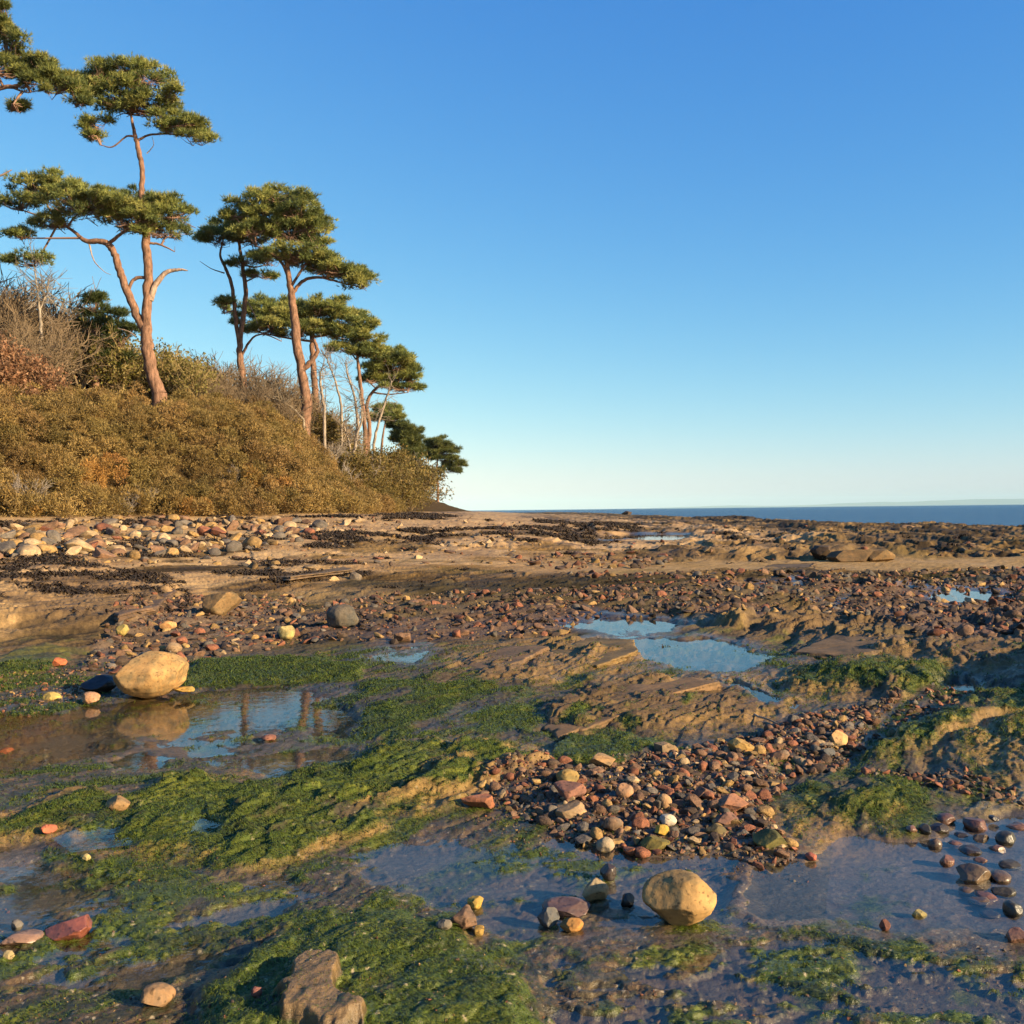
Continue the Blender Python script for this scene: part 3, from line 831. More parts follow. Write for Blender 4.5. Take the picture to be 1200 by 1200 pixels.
USTONES = [
    # the stones that stand alone: foot x, foot y, w, h, colour, label
    (170, 818, 86, 56, C(.46, .30, .13), 'big pale tan boulder at the far edge of the left pool', dict(name='boulder', cat='boulder', seed=11, planes=9, cut=(.66, .93), depth=.8, sink=.06, rot=.25)),
    (800, 1086, 88, 60, C(.38, .255, .11), 'big round tan boulder standing in the wet sand', dict(name='boulder', cat='boulder', seed=22, planes=10, cut=(.66, .92), depth=.85, sink=.06, rot=-.2)),
    (699, 1056, 33, 29, C(.46, .36, .22), 'pale round stone left of the round tan boulder', dict(seed=31, wet=False)),
    (713, 1031, 20, 19, C(.07, .055, .05), 'small dark stone with a pale top behind the pale round stone', dict(seed=32, wet=True)),
    (736, 1064, 17, 18, C(.015, .013, .012), 'small black stone between the pale stone and the round tan boulder', dict(seed=33, wet=True)),
    (664, 1076, 58, 20, C(.17, .105, .085), 'flat purplish slab with the grey and orange stones in front', dict(name='flat_stone', cat='stone', seed=34, planes=14, cut=(.5, .8), wet=True)),
    (643, 1089, 27, 26, C(.15, .15, .145), 'angular grey stone leaning on the flat purplish slab', dict(seed=35, planes=12, cut=(.5, .8))),
    (671, 1092, 28, 15, C(.42, .21, .06), 'bright orange stone in front of the flat purplish slab', dict(seed=36)),
    (710, 998, 22, 18, C(.40, .34, .25), 'pale cream stone at the water edge below the pebble bank', dict(seed=37)),
    (560, 949, 42, 16, C(.36, .15, .08), 'long flat brick red stone on the mossy shelf', dict(name='flat_stone', cat='stone', seed=38, planes=14, cut=(.45, .75))),
    (557, 1065, 21, 15, C(.50, .35, .09), 'yellow stone topmost on the rough brown lump', dict(seed=39)),
    (542, 1092, 34, 30, C(.24, .15, .10), 'rough brown lump of rock with a yellow stone on it', dict(name='rock', cat='rock', seed=40, planes=14, cut=(.5, .8))),
    (561, 1097, 14, 12, C(.52, .34, .09), 'small yellow pebble right of the rough brown lump', dict(seed=41)),
    (520, 1090, 20, 12, C(.20, .19, .165), 'small grey stone left of the rough brown lump', dict(seed=42)),
    (182, 1181, 40, 27, C(.26, .165, .09), 'tan stone alone on the dark rock at the bottom left', dict(seed=43, planes=10)),
    (78, 1101, 52, 24, C(.24, .085, .06), 'broad dark red slab beside a blue puddle', dict(name='flat_stone', cat='stone', seed=44, planes=14, cut=(.5, .8), wet=True)),
    (20, 1112, 48, 18, C(.26, .17, .13), 'flat pinkish slab left of the dark red slab', dict(name='flat_stone', cat='stone', seed=45, planes=14, cut=(.5, .8), wet=True)),
    (18, 1091, 17, 14, C(.20, .18, .16), 'small grey stone on top of the flat pinkish slab', dict(seed=46)),
    (9, 1124, 14, 11, C(.46, .37, .2), 'small cream pebble in front of the flat pinkish slab', dict(seed=47)),
    (55, 977, 19, 11, C(.50, .16, .09), 'small bright orange red stone on the mossy shelf', dict(seed=48)),
    (100, 1009, 10, 9, C(.55, .45, .2), 'tiny cream block on the ledge edge at the left', dict(seed=49)),
    (59, 821, 22, 11, C(.52, .40, .13), 'small yellow stone at the pool edge left of the big boulder', dict(seed=50)),
    (103, 824, 24, 14, C(.50, .30, .18), 'small pinkish stone between the yellow stone and the big boulder', dict(seed=51)),
    (68, 781, 17, 11, C(.55, .18, .08), 'orange red stone behind the yellow stone at the left', dict(seed=52)),
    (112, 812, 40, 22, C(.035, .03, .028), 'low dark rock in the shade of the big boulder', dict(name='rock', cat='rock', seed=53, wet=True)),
    (212, 812, 24, 7, C(.46, .29, .07), 'thin yellow slab right of the big boulder', dict(name='flat_stone', cat='stone', seed=54, planes=14, cut=(.5, .8))),
    (257, 722, 46, 32, C(.23, .155, .075), 'olive brown boulder among the pebbles beyond the big tan boulder', dict(name='boulder', cat='boulder', seed=55, planes=10)),
    (400, 736, 42, 31, C(.15, .135, .11), 'grey green boulder at the left end of the red pebble band', dict(name='boulder', cat='boulder', seed=56, planes=7, cut=(.7, .95))),
    (202, 765, 20, 14, C(.30, .21, .13), 'brown block just behind the big tan boulder', dict(seed=57)),
    (334, 748, 22, 16, C(.46, .38, .16), 'pale yellow stone left of the grey green boulder', dict(seed=58)),
    (142, 744, 16, 14, C(.50, .40, .13), 'pale yellow stone left of the olive brown boulder', dict(seed=59)),
    (195, 738, 20, 12, C(.46, .27, .12), 'orange stone in front of the brown bedrock slab', dict(seed=60)),
    (1038, 1091, 13, 15, C(.24, .10, .07), 'small upright reddish pebble in the purple wet sand', dict(seed=61)),
    (1080, 1078, 18, 11, C(.48, .38, .15), 'small yellow pointed stone in the purple wet sand', dict(seed=62, planes=14, cut=(.45, .7))),
    (951, 1008, 14, 9, C(.34, .11, .08), 'small red pebble alone beyond the purple wet sand', dict(seed=63)),
    (135, 950, 30, 18, C(.30, .20, .10), 'rounded brown rock on the mossy shelf below the left pool', dict(name='rock', cat='rock', seed=64)),
    (5, 886, 22, 10, C(.40, .12, .06), 'red stone at the left edge beside the pool', dict(seed=65)),
    (314, 868, 18, 7, C(.36, .16, .11), 'small flat pink stone between the two left pools', dict(seed=66)),
    (537, 872, 12, 8, C(.55, .45, .33), 'small white stone on the moss above the shelf', dict(seed=67)),
    (955, 721, 16, 13, C(.40, .26, .14), 'ochre block standing in the far red pebble band', dict(seed=68)),
    (416, 682, 15, 14, C(.20, .17, .14), 'grey brown block on the sand flat beyond the pebble band', dict(seed=69)),
    (390, 684, 14, 10, C(.46, .34, .18), 'tan stone left of the grey brown block', dict(seed=70)),
    (840, 980, 26, 14, C(.14, .11, .05), 'low olive stone at the foot of the pebble bank', dict(seed=71)),
    (770, 996, 36, 14, C(.20, .17, .045), 'mossy yellow green stone at the foot of the pebble bank', dict(seed=72)),
    (905, 994, 40, 22, C(.15, .14, .05), 'moss topped brown rock at the right foot of the pebble bank', dict(name='rock', cat='rock', seed=73)),
    (300, 1168, 13, 12, C(.28, .12, .10), 'small pink pebble in the shade left of the bare slab', dict(seed=74)),
    (966, 657, 26, 20, C(.075, .05, .03), 'dark square block at the left end of the low far outcrop', dict(name='rock', cat='rock', seed=120, planes=14, cut=(.45, .75), rot=.3, depth=1.)),
    (1003, 658, 64, 16, C(.15, .10, .05), 'long low brown rock in the middle of the far outcrop', dict(name='rock', cat='rock', seed=121, planes=16, cut=(.4, .75), rot=.1, depth=.6)),
    (1034, 658, 34, 17, C(.24, .16, .075), 'ochre rock at the right end of the low far outcrop', dict(name='rock', cat='rock', seed=122, planes=14, cut=(.45, .75), rot=-.2)),
    (735, 604, 13, 6, C(.10, .07, .05), 'dark rock on the skyline against the sea', dict(name='rock', cat='rock', seed=123, planes=12, cut=(.5, .8), rot=.2)),
    (1062, 622, 22, 8, C(.26, .17, .10), 'pinkish boulder near the waterline at the right', dict(name='boulder', cat='boulder', seed=124, planes=8, rot=.2)),
    # bigger stones of the pebble bank
    (860, 951, 40, 20, C(.40, .20, .12), 'large salmon pink slab on top of the pebble bank', dict(seed=80, planes=14, cut=(.45, .75))),
    (870, 883, 30, 19, C(.46, .31, .11), 'ochre block at the upper edge of the pebble bank', dict(seed=81, planes=12, cut=(.5, .8))),
    (665, 920, 30, 19, C(.46, .33, .12), 'ochre stone at the upper left of the pebble bank', dict(seed=82)),
    (784, 968, 20, 14, C(.55, .50, .42), 'white pebble at the front of the pebble bank', dict(seed=83, planes=5)),
    (776, 979, 19, 13, C(.55, .38, .07), 'yellow egg shaped pebble at the front of the pebble bank', dict(seed=84, planes=5)),
    (719, 975, 24, 18, C(.25, .17, .11), 'large round brown pebble at the front of the pebble bank', dict(seed=85, planes=5)),
    (823, 937, 32, 16, C(.18, .105, .08), 'dark plum slab left of the salmon pink slab', dict(seed=86, planes=14, cut=(.45, .75))),
    (851, 970, 30, 18, C(.23, .125, .095), 'plum brown block below the salmon pink slab', dict(seed=87, planes=13, cut=(.45, .75))),
    (918, 893, 18, 16, C(.27, .18, .12), 'round brown pebble at the right of the pebble bank', dict(seed=88, planes=5)),
    (668, 960, 46, 18, C(.36, .25, .14), 'flat tan slab at the left front of the pebble bank', dict(seed=89, planes=14, cut=(.45, .75))),
    (668, 938, 40, 24, C(.32, .16, .12), 'pink tilted slab at the left of the pebble bank', dict(seed=90, planes=14, cut=(.45, .75), tilt=(0, .3))),
    (733, 935, 22, 18, C(.46, .28, .17), 'peach coloured block in the middle of the pebble bank', dict(seed=91, planes=10)),
    (779, 949, 18, 20, C(.50, .32, .17), 'upright orange tan pebble in the middle of the pebble bank', dict(seed=92, planes=6)),
    (791, 890, 14, 9, C(.50, .42, .3), 'small cream pebble by the ledge above the pebble bank', dict(seed=93)),
    (705, 898, 34, 14, C(.42, .27, .13), 'flat ochre stone along the top of the pebble bank', dict(seed=94, planes=13, cut=(.45, .75))),
    (780, 885, 26, 16, C(.26, .19, .12), 'flat brown rock leaning on the mossy ledge', dict(seed=95, planes=13, cut=(.45, .75))),
    (985, 876, 22, 22, C(.44, .29, .14), 'tan block at the upper right of the pebble bank', dict(seed=96, planes=12, cut=(.5, .8))),
    (970, 888, 20, 12, C(.13, .14, .15), 'slate grey pebble beside the tan block', dict(seed=97, planes=6)),
]
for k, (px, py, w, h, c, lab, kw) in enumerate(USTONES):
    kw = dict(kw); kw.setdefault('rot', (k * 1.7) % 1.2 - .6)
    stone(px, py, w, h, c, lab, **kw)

# ---- broken bedrock: flat slabs with layered edges
def slab_rock(outline, z, th, col, label, seed, tilt=.06):
    g = np.random.default_rng(seed)
    W = np.array([ground_at(a, b, z)[:2] for a, b in outline])
    # denser outline with small chips
    pts = []
    for i in range(len(W)):
        a, b = W[i], W[(i + 1) % len(W)]
        L_ = np.linalg.norm(b - a); m = max(3, int(L_ / .012)) if L_ < .6 else max(8, int(L_ / .035))
        m = min(m, 60)
        for t in np.linspace(0, 1, m, endpoint=False): pts.append(a + (b - a) * t)
    P = np.array(pts); c = P.mean(0); size = np.abs(P - c).max()
    ch = fbm(P[:, 0] / size * 3.0, P[:, 1] / size * 3.0, 4, seed) * .10
    P = c + (P - c) * (1 + ch)[:, None]
    n = len(P); rings = []
    def top(p): return z + fbm(p[:, 0] / size * 1.6, p[:, 1] / size * 1.6, 4, seed + 3) * th * .16 + (p[:, 0] - c[0]) / size * tilt * size
    for f_ in (.25, .5, .72, .88, .965):
        p = c + (P - c) * f_; rings.append(np.column_stack([p, top(p)]))
    e = top(P); nl = max(3, int(th / .018)); nl = min(nl, 7)
    for k in range(nl):
        o1 = 1 + .035 * g.normal() + .045 * fbm(P[:, 0] / size * 7, P[:, 1] / size * 7, 3, seed + 11 * k)
        for dz in (.04, .92):
            p = c + (P - c) * (o1 - (.012 if dz < .1 else 0))[:, None]
            rings.append(np.column_stack([p, e - th * (k + dz) / nl]))
    p = c + (P - c) * 1.0; rings.append(np.column_stack([p, e - th * 1.9]))
    V = np.vstack([[*c, float(top(c[None])[0])], *rings])
    F_ = []; i = np.arange(n); i2 = (i + 1) % n
    tri = np.stack([np.zeros(n, int), 1 + i, 1 + i2], 1)
    for k in range(len(rings) - 1):
        F_.append(np.stack([1 + k * n + i, 1 + (k + 1) * n + i, 1 + (k + 1) * n + i2, 1 + k * n + i2], 1))
    area = np.sum(P[:, 0] * np.roll(P[:, 1], -1) - P[:, 1] * np.roll(P[:, 0], -1))
    F_ = np.vstack(F_)
    if area < 0: F_ = F_[:, ::-1]; tri = tri[:, ::-1]
    o_ = np.array([*c, z])
    me = mesh_from('layered_rock', V - o_, [np.ascontiguousarray(F_), np.ascontiguousarray(tri)], M_SLAB)
    o = link('layered_rock', me, None, o_); o.color = (*[float(a) for a in col], 1)
    tag(o, label, 'rock')


M_SLAB = mat_stone('slab_rock')
for n_ in M_SLAB.node_tree.nodes:
    if n_.type == 'BUMP': n_.inputs['Distance'].default_value *= .35
slab_rock([(318, 1190), (340, 1140), (360, 1122), (388, 1124), (402, 1152), (428, 1176), (447, 1190), (436, 1202), (330, 1206)], .048, .05, C(.38, .25, .125), 'bare tan rock slab with layered front at the bottom, green weed round it', 901, .02)
slab_rock([(638, 846), (660, 818), (715, 802), (760, 806), (805, 800), (842, 806), (770, 818), (738, 836), (700, 846), (655, 857)], .072, .11, C(.20, .13, .07), 'long brown rock slab with pale broken edge above the pebble bank', 902)
slab_rock([(498, 796), (545, 770), (600, 757), (642, 762), (602, 780), (560, 792), (520, 801)], .062, .10, C(.20, .13, .075), 'brown tilted slab left of the blue mid pool', 903)
slab_rock([(112, 712), (142, 692), (185, 680), (206, 692), (182, 713), (140, 724)], .16, .2, C(.15, .10, .065), 'dark brown tilted slab left of the olive brown boulder', 906, .03)
slab_rock([(-20, 714), (20, 692), (98, 686), (122, 697), (82, 716)], .20, .2, C(.17, .115, .07), 'broad brown slab by the left edge beyond the big tan boulder', 907, .03)
slab_rock([(466, 898), (492, 882), (532, 878), (536, 890), (500, 903)], .05, .05, C(.26, .175, .10), 'small tan broken slab in the moss left of the pebble bank', 909)
slab_rock([(640, 762), (690, 748), (742, 752), (748, 766), (700, 779), (655, 776)], .066, .10, C(.20, .14, .06), 'ochre brown slab just below the blue mid pool', 910)
slab_rock([(930, 760), (985, 742), (1050, 748), (1060, 758), (1000, 766)], .09, .14, C(.16, .11, .06), 'rippled brown slab above the dark hollow at the right', 912)
slab_rock([(858, 668), (905, 662), (960, 663), (940, 671), (890, 673)], .05, .08, C(.15, .105, .06), 'low flat slab at the near edge of the far sand strip', 913)
slab_rock([(290, 672), (330, 660), (400, 662), (410, 671), (340, 678)], .2, .12, C(.20, .14, .08), 'flat pale brown slab on the beach beyond the grey green boulder', 914)

# dark wet stones in the right hand pool
RP = [(1146, 1036, 38, 22), (1158, 1058, 30, 10), (1135, 1050, 22, 9), (1185, 1020, 24, 10), (1170, 1000, 20, 9), (1140, 1003, 30, 10), (1112, 1016, 20, 13), (1097, 996, 17, 14), (1087, 977, 20, 11), (1070, 976, 16, 8),
      (1103, 977, 22, 11), (1145, 975, 30, 15), (1152, 988, 22, 11), (1182, 991, 26, 16), (1196, 975, 24, 10), (1166, 962, 14, 6), (1110, 966, 26, 12), (1152, 1062, 28, 9), (1190, 1075, 26, 18), (1195, 1105, 28, 16), (1163, 1076, 24, 6), (1120, 993, 18, 7), (1175, 1035, 30, 12), (1180, 1052, 30, 12), (1150, 1013, 16, 8), (1128, 984, 18, 8)]
rc = [C(.045, .035, .03), C(.16, .08, .055), C(.11, .075, .05), C(.05, .045, .03), C(.20, .11, .075)]
for k, (px, py, w, h) in enumerate(RP):
    c = rc[k % 5]
    lab = {0: 'dark wet stone lying in the blue pool at the right', 1: 'reddish wet stone lying in the blue pool at the right', 2: 'brown wet stone lying in the blue pool at the right',
           3: 'dark olive wet stone lying in the blue pool at the right', 4: 'pinkish wet stone lying in the blue pool at the right'}[k % 5]
    if k == 0: lab = 'largest dark round stone in the blue pool at the right'; c = C(.11, .08, .05)
    o = stone(px, py, w, h * 1.15, c, lab, name='wet_stone', seed=400 + k, planes=9 if k % 2 else 6, wet=True, sink=.2, rot=(k * 2.1) % 3)
    o['group'] = 'wet stones in the right hand pool'


def scatter(poly, n, rmin, rmax, seed, zref=0., power=2.0, overlap=.8, far=False):
    """darts thrown over the ground inside a patch: x, y, radius, largest first"""
    g = np.random.default_rng(seed)
    q = reproj(poly, zref)
    W = np.array([ground_at(a, b, 0)[:2] for a, b in q])
    lo, hi = W.min(0), W.max(0)
    rad = np.sort(rmin + (rmax - rmin) * g.random(n) ** power)[::-1]
    cell = rmax * 2; grid = {}; out = []
    cand = g.uniform(lo, hi, (n * 8, 2))
    cpx, cpy = proj(cand[:, 0], cand[:, 1], 0.)
    ok = sd_poly(cpx + 6 * perlin(cand[:, 0] * 2, cand[:, 1] * 2, 3), cpy, q, 5) > 0
    cand = cand[ok]; ci = 0
    if far:      # even as seen from the beach: distance drawn evenly in 1/r
        P_ = np.array(poly, float); c_ = g.uniform(P_.min(0), P_.max(0), (n * 14, 2))
        c_ = c_[sd_poly(c_[:, 0], c_[:, 1], poly, 5) > 0]
        d0 = cf + cr * ((c_[:, 0] - 600) / F)[:, None] + cu * ((600 - c_[:, 1]) / F)[:, None]
        t0 = np.linspace(9, 70, 90); best = np.full(len(c_), np.nan)
        for t1 in t0:
            q_ = d0 * t1
            hz = terrain(q_[:, 0], q_[:, 1]); hit = (CAMZ + q_[:, 2] < hz) & np.isnan(best)
            best[hit] = t1 * g.uniform(.985, 1.0, hit.sum())
        k_ = ~np.isnan(best); cand = (d0[k_] * best[k_][:, None])[:, :2]
    for r_ in rad:
        for _ in range(6):
            if ci >= len(cand): break
            p = cand[ci]; ci += 1
            kx, ky = int(p[0] // cell), int(p[1] // cell)
            bad = False
            for a in (-1, 0, 1):
                for b in (-1, 0, 1):
                    for (x2, y2, r2) in grid.get((kx + a, ky + b), ()):
                        if (p[0] - x2) ** 2 + (p[1] - y2) ** 2 < ((r_ + r2) * overlap) ** 2:
                            bad = True; break
                    if bad: break
                if bad: break
            if not bad:
                grid.setdefault((kx, ky), []).append((p[0], p[1], r_)); out.append((p[0], p[1], r_)); break
        if ci >= len(cand): break
    return np.array(out)


def put_stones(pts, names, probs, name, cat, where, group, seed, sink=.36, lift=0.):
    g = np.random.default_rng(seed)
    z = terrain(pts[:, 0], pts[:, 1])
    for (x, y, r_), zz in zip(pts, z):
        k = names[g.choice(len(names), p=probs)]
        o = bpy.data.objects.new(name, PROTO[g.integers(len(PROTO))]); COL.objects.link(o)
        s = r_ * g.uniform(.9, 1.15)
        o.location = (x, y, zz + s * (.55 - sink) + lift * g.random())
        o.rotation_euler = (g.normal() * .35, g.normal() * .35, g.uniform(0, 6.28)); o.scale = (s, s * g.uniform(.8, 1.05), s * g.uniform(.8, 1.15))
        c = PAL[k] * g.uniform(.72, 1.25); o.color = (*[float(min(a, .8)) for a in c], 1)
        tag(o, f'{k} {where}', cat, group)


def stuff_stones(ptslist, name, label, names, probs, seed, sink=.36):
    g = np.random.default_rng(seed); mb = MB()
    pts = np.concatenate(ptslist)
    z = terrain(pts[:, 0], pts[:, 1])
    for (x, y, r_), zz in zip(pts, z):
        v, f = PROTO_LO[g.integers(8) if r_ * F / y > 3 else 8 + g.integers(4)]
        a = g.uniform(0, 6.28); ca, sa = math.cos(a), math.sin(a)
        t = g.normal() * .4; ct, st = math.cos(t), math.sin(t)
        M = np.array([[ca, -sa, 0], [sa, ca, 0], [0, 0, 1]]) @ np.array([[ct, 0, st], [0, 1, 0], [-st, 0, ct]])
        vv = (v * r_ * np.array([1, g.uniform(.8, 1.1), g.uniform(.7, 1.2)])) @ M.T + np.array([x, y, zz + r_ * (.5 - sink)])
        c = PAL[names[g.choice(len(names), p=probs)]] * g.uniform(.5, 1.2)
        mb.add(vv, f, np.minimum(c, .8))
    tag(link(name, mb.mesh(name, M_PEB)), label, 'pebbles', kind='stuff')


BANK = FEATS[22]['p']
ALLN = list(PAL)
p1 = scatter(BANK, 1100, .012, .047, 1, .04, 1.7, .70)
put_stones(p1[:300], ALLN, [.2, .24, .12, .14, .12, .06, .12], 'pebble', 'pebble', 'pebble lying in the pebble bank behind the round tan boulder', 'pebbles of the near pebble bank', 5)
p1b = scatter(BANK, 4200, .005, .018, 2, .04, 1.6, .55)
# grit tongues round the bank
p1c = scatter([(540, 960), (640, 945), (700, 990), (930, 1000), (960, 1030), (760, 1010), (640, 1000)], 500, .003, .009, 3)
p1d = scatter([(1060, 830), (1110, 800), (1150, 800), (1120, 830), (1010, 880), (985, 900)], 260, .012, .04, 33)
p1e = scatter([(1010, 905), (1130, 910), (1190, 930), (1215, 950), (1130, 935), (1020, 915)], 200, .01, .035, 34)
p1f = scatter([(-20, 830), (-20, 795), (60, 780), (125, 790), (110, 815), (40, 835)], 420, .008, .03, 35)
p1g = scatter([(400, 1195), (1215, 1090), (1215, 1230), (400, 1230)], 250, .003, .010, 36)
p1h = scatter([(-20, 1240), (-20, 1000), (400, 1020), (600, 1130), (600, 1240)], 260, .003, .009, 37)
stuff_stones([p1[300:], p1b, p1c, p1d, p1e, p1f, p1g, p1h], 'shingle', 'small mixed red and brown shingle filling the pebble bank', ALLN, [.22, .24, .1, .14, .16, .04, .10], 6)
BAND = FEATS[23]['p']; BANDL = FEATS[24]['p']
p2 = scatter(BAND, 8000, .016, .10, 8, 0, 4.2, .62)
p3 = scatter(BANDL, 1600, .015, .09, 9, 0, 3.0, .62)
p4 = scatter([(640, 682), (820, 676), (1215, 668), (1500, 668), (1500, 682), (900, 688), (700, 690)], 900, .03, .13, 10, 0, 2.4, .7)
p5 = scatter([(600, 660), (700, 655), (790, 658), (780, 668), (640, 672)], 160, .04, .16, 12, 0, 2, .8)
p6 = scatter([(420, 668), (440, 630), (700, 604), (1215, 618), (1215, 652), (700, 660)], 260, .025, .14, 13, 0, 4.0, .9, True)
stuff_stones([p2[110:], p3[60:], p4, p5, p6], 'rubble', 'broad band of broken red and brown stones across the shore', ALLN, [.16, .22, .14, .1, .26, .01, .11], 14)
put_stones(p2[:110], ALLN, [.2, .26, .18, .12, .12, .04, .08], 'cobble', 'cobble', 'cobble in the broad stone band across the shore', 'cobbles of the broad stone band', 15)
put_stones(p3[:60], ALLN, [.1, .24, .3, .14, .12, .04, .06], 'cobble', 'cobble', 'cobble in the stones around the olive brown boulder', 'cobbles around the olive brown boulder', 16)
# pale rocks along the top of the beach
p7 = scatter([(-30, 654), (-30, 626), (60, 615), (150, 610), (250, 607), (420, 612), (360, 632), (300, 646), (150, 654)], 380, .08, .38, 17, 0, 1.7, .6, True)
put_stones(p7[:190], ['pale cream', 'pinkish brown', 'grey', 'ochre', 'rust red'], [.34, .24, .16, .2, .06], 'beach_rock', 'rock', 'rock in the pale rock bank below the thicket', 'rocks of the pale bank below the thicket', 18)
p8 = scatter([(-40, 660), (-40, 603), (450, 603), (600, 602), (640, 640), (400, 668)], 800, .03, .16, 19, 0, 2.6, .8, True)
stuff_stones([p7[190:], p8], 'beach_stones', 'small pale stones strewn over the top of the beach', ['pale cream', 'pinkish brown', 'grey', 'ochre', 'rust red'], [.3, .26, .14, .24, .06], 20)

# ------------------------------------------------------------------ algae and weed: short strands on the ground
def strands(mask, n, rlo, rhi, L, W, cols, name, label, cat, mat, seed, rise=.25, curl=.6):
    g = np.random.default_rng(seed)
    rr_ = np.sqrt(gx ** 2 + gy ** 2)
    # weight by mask and by the area each grid vertex stands for
    ri = np.repeat(np.gradient(rows), nt_); area = ri * rr_
    w = mask * area * (rr_ > rlo) * (rr_ < rhi) * (np.abs(np.arctan2(gx, gy)) < R(HALF - .3)) / np.maximum(rr_, 1) ** 1.6
    w = w / w.sum()
    idx = g.choice(len(w), n, p=w)
    p = np.stack([gx[idx], gy[idx], gz[idx]], 1)
    jit = np.stack([ri[idx], rr_[idx] * R(2 * HALF / 1080)], 1)
    p[:, 0] += (g.random(n) - .5) * jit[:, 1]; p[:, 1] += (g.random(n) - .5) * jit[:, 0]
    fa = -.9 + fbm(p[:, 0] / .4, p[:, 1] / .4, 2, 301) * 1.6 + g.normal(size=n) * curl
    d = np.stack([np.cos(fa), -np.abs(np.sin(fa)) * .6, rise * g.random(n)], 1); d = unit(d)
    s = np.maximum(rr_[idx] / 4., .6)
    le = L * g.uniform(.5, 1.3, n) * s ** .8
    wi = W * g.uniform(.6, 1.4, n) * s
    side = unit(np.stack([-d[:, 1], d[:, 0], np.zeros(n)], 1))
    lift = np.array([0, 0, 1.]) * (.002 * s)[:, None]
    m1 = p + d * (le * .5)[:, None] + lift * 2
    e1 = p + d * le[:, None] + side * (g.normal(size=n) * .4 * le)[:, None]
    e1[:, 2] = p[:, 2] + .001 - .1 * le
    v = np.stack([p - side * wi[:, None] * .5 - lift, p + side * wi[:, None] * .5 - lift, m1 + side * wi[:, None] * .45, m1 - side * wi[:, None] * .45, e1], 1).reshape(-1, 3)
    b = np.arange(n)[:, None] * 5
    q = b + np.array([0, 1, 2, 3]); t = b + np.array([3, 2, 4])
    cc = np.array(cols)[g.integers(0, len(cols), n)] * g.uniform(.6, 1.4, (n, 1))
    me = mesh_from(name, v, [q, t], mat, np.repeat(cc, 5, 0))
    tag(link(name, me), label, cat, kind='stuff')


strands((ggreen ** 1.3 + .07 * (1 - np.clip(gpool, 0, 1))) * (1 - gpool * .6), 150000, 2.2, 12, .028, .0026, [GREEN * 1.3, LGREEN * 1.1, DGREEN * 1.6, GREEN], 'green_algae', 'short green weed matted over the near rocks', 'algae', M_ALGAE, 1)
strands(gweed ** 1.5, 30000, 11, 70, .05, .006, [WEED * 1.2, WEED * 2, C(.05, .03, .015), C(.10, .065, .03)], 'seaweed', 'dark dried seaweed strewn along the beach', 'seaweed', M_WEED, 2, .3, 1.2)

# sticks
def stick(a, b, r_, c, lab):
    A = ground_at(*a); B_ = ground_at(*b)
    A[2] = float(terrain([A[0]], [A[1]])[0]) + r_; B_[2] = float(terrain([B_[0]], [B_[1]])[0]) + r_ * 3
    t = np.linspace(0, 1, 6)[:, None]
    P = A + (B_ - A) * t + rng.normal(size=(6, 3)) * r_ * .5
    mb = MB(); mb.tube(P - A, [r_, r_, r_ * .9, r_ * .8, r_ * .7, r_ * .4], 6, c)
    o = link('driftwood_stick', mb.mesh('driftwood_stick', M_BARK, smooth=True), None, A)
    tag(o, lab, 'driftwood')


stick((884, 846), (912, 858), .009, C(.4, .3, .2), 'thin pale driftwood stick at the top of the pebble bank')
stick((880, 915), (893, 925), .010, C(.42, .26, .15), 'short pinkish stick across the right of the pebble bank')

# ------------------------------------------------------------------ trees
ORANGE = C(.32, .17, .10); PBARK = C(.21, .125, .085); GBARK = C(.34, .27, .20)


def smooth_path(pts, n=6):
    """Catmull-Rom through points (k,4): xyz + radius"""
    P = np.asarray(pts, float); P = np.vstack([2 * P[0] - P[1], P, 2 * P[-1] - P[-2]])
    out = []
    for i in range(1, len(P) - 2):
        for t in np.linspace(0, 1, n, endpoint=False):
            a, b, c, d = P[i - 1], P[i], P[i + 1], P[i + 2]
            out.append(.5 * (2 * b + (c - a) * t + (2 * a - 5 * b + 4 * c - d) * t * t + (3 * b - a - 3 * c + d) * t ** 3))
    out.append(P[-2])
    return np.array(out)


def limb(mb, path, Y, c, sides=8, wob=.04):
    """path of (px,py,radius[,dY])"""
    pts = []
    for q in path:
        dy = q[3] if len(q) > 3 else 0
        pts.append([*at(q[0], q[1], Y + dy), q[2]])
    s = smooth_path(pts)
    s[1:, :3] += rng.normal(size=(len(s) - 1, 3)) * wob * np.minimum(s[1:, 3:4] * 3, 1)
    s[:, 3] = np.maximum(s[:, 3] * (1 + rng.normal(size=len(s)) * .03), .012)
    mb.tube(s[:, :3], s[:, 3], sides, c)
    return s


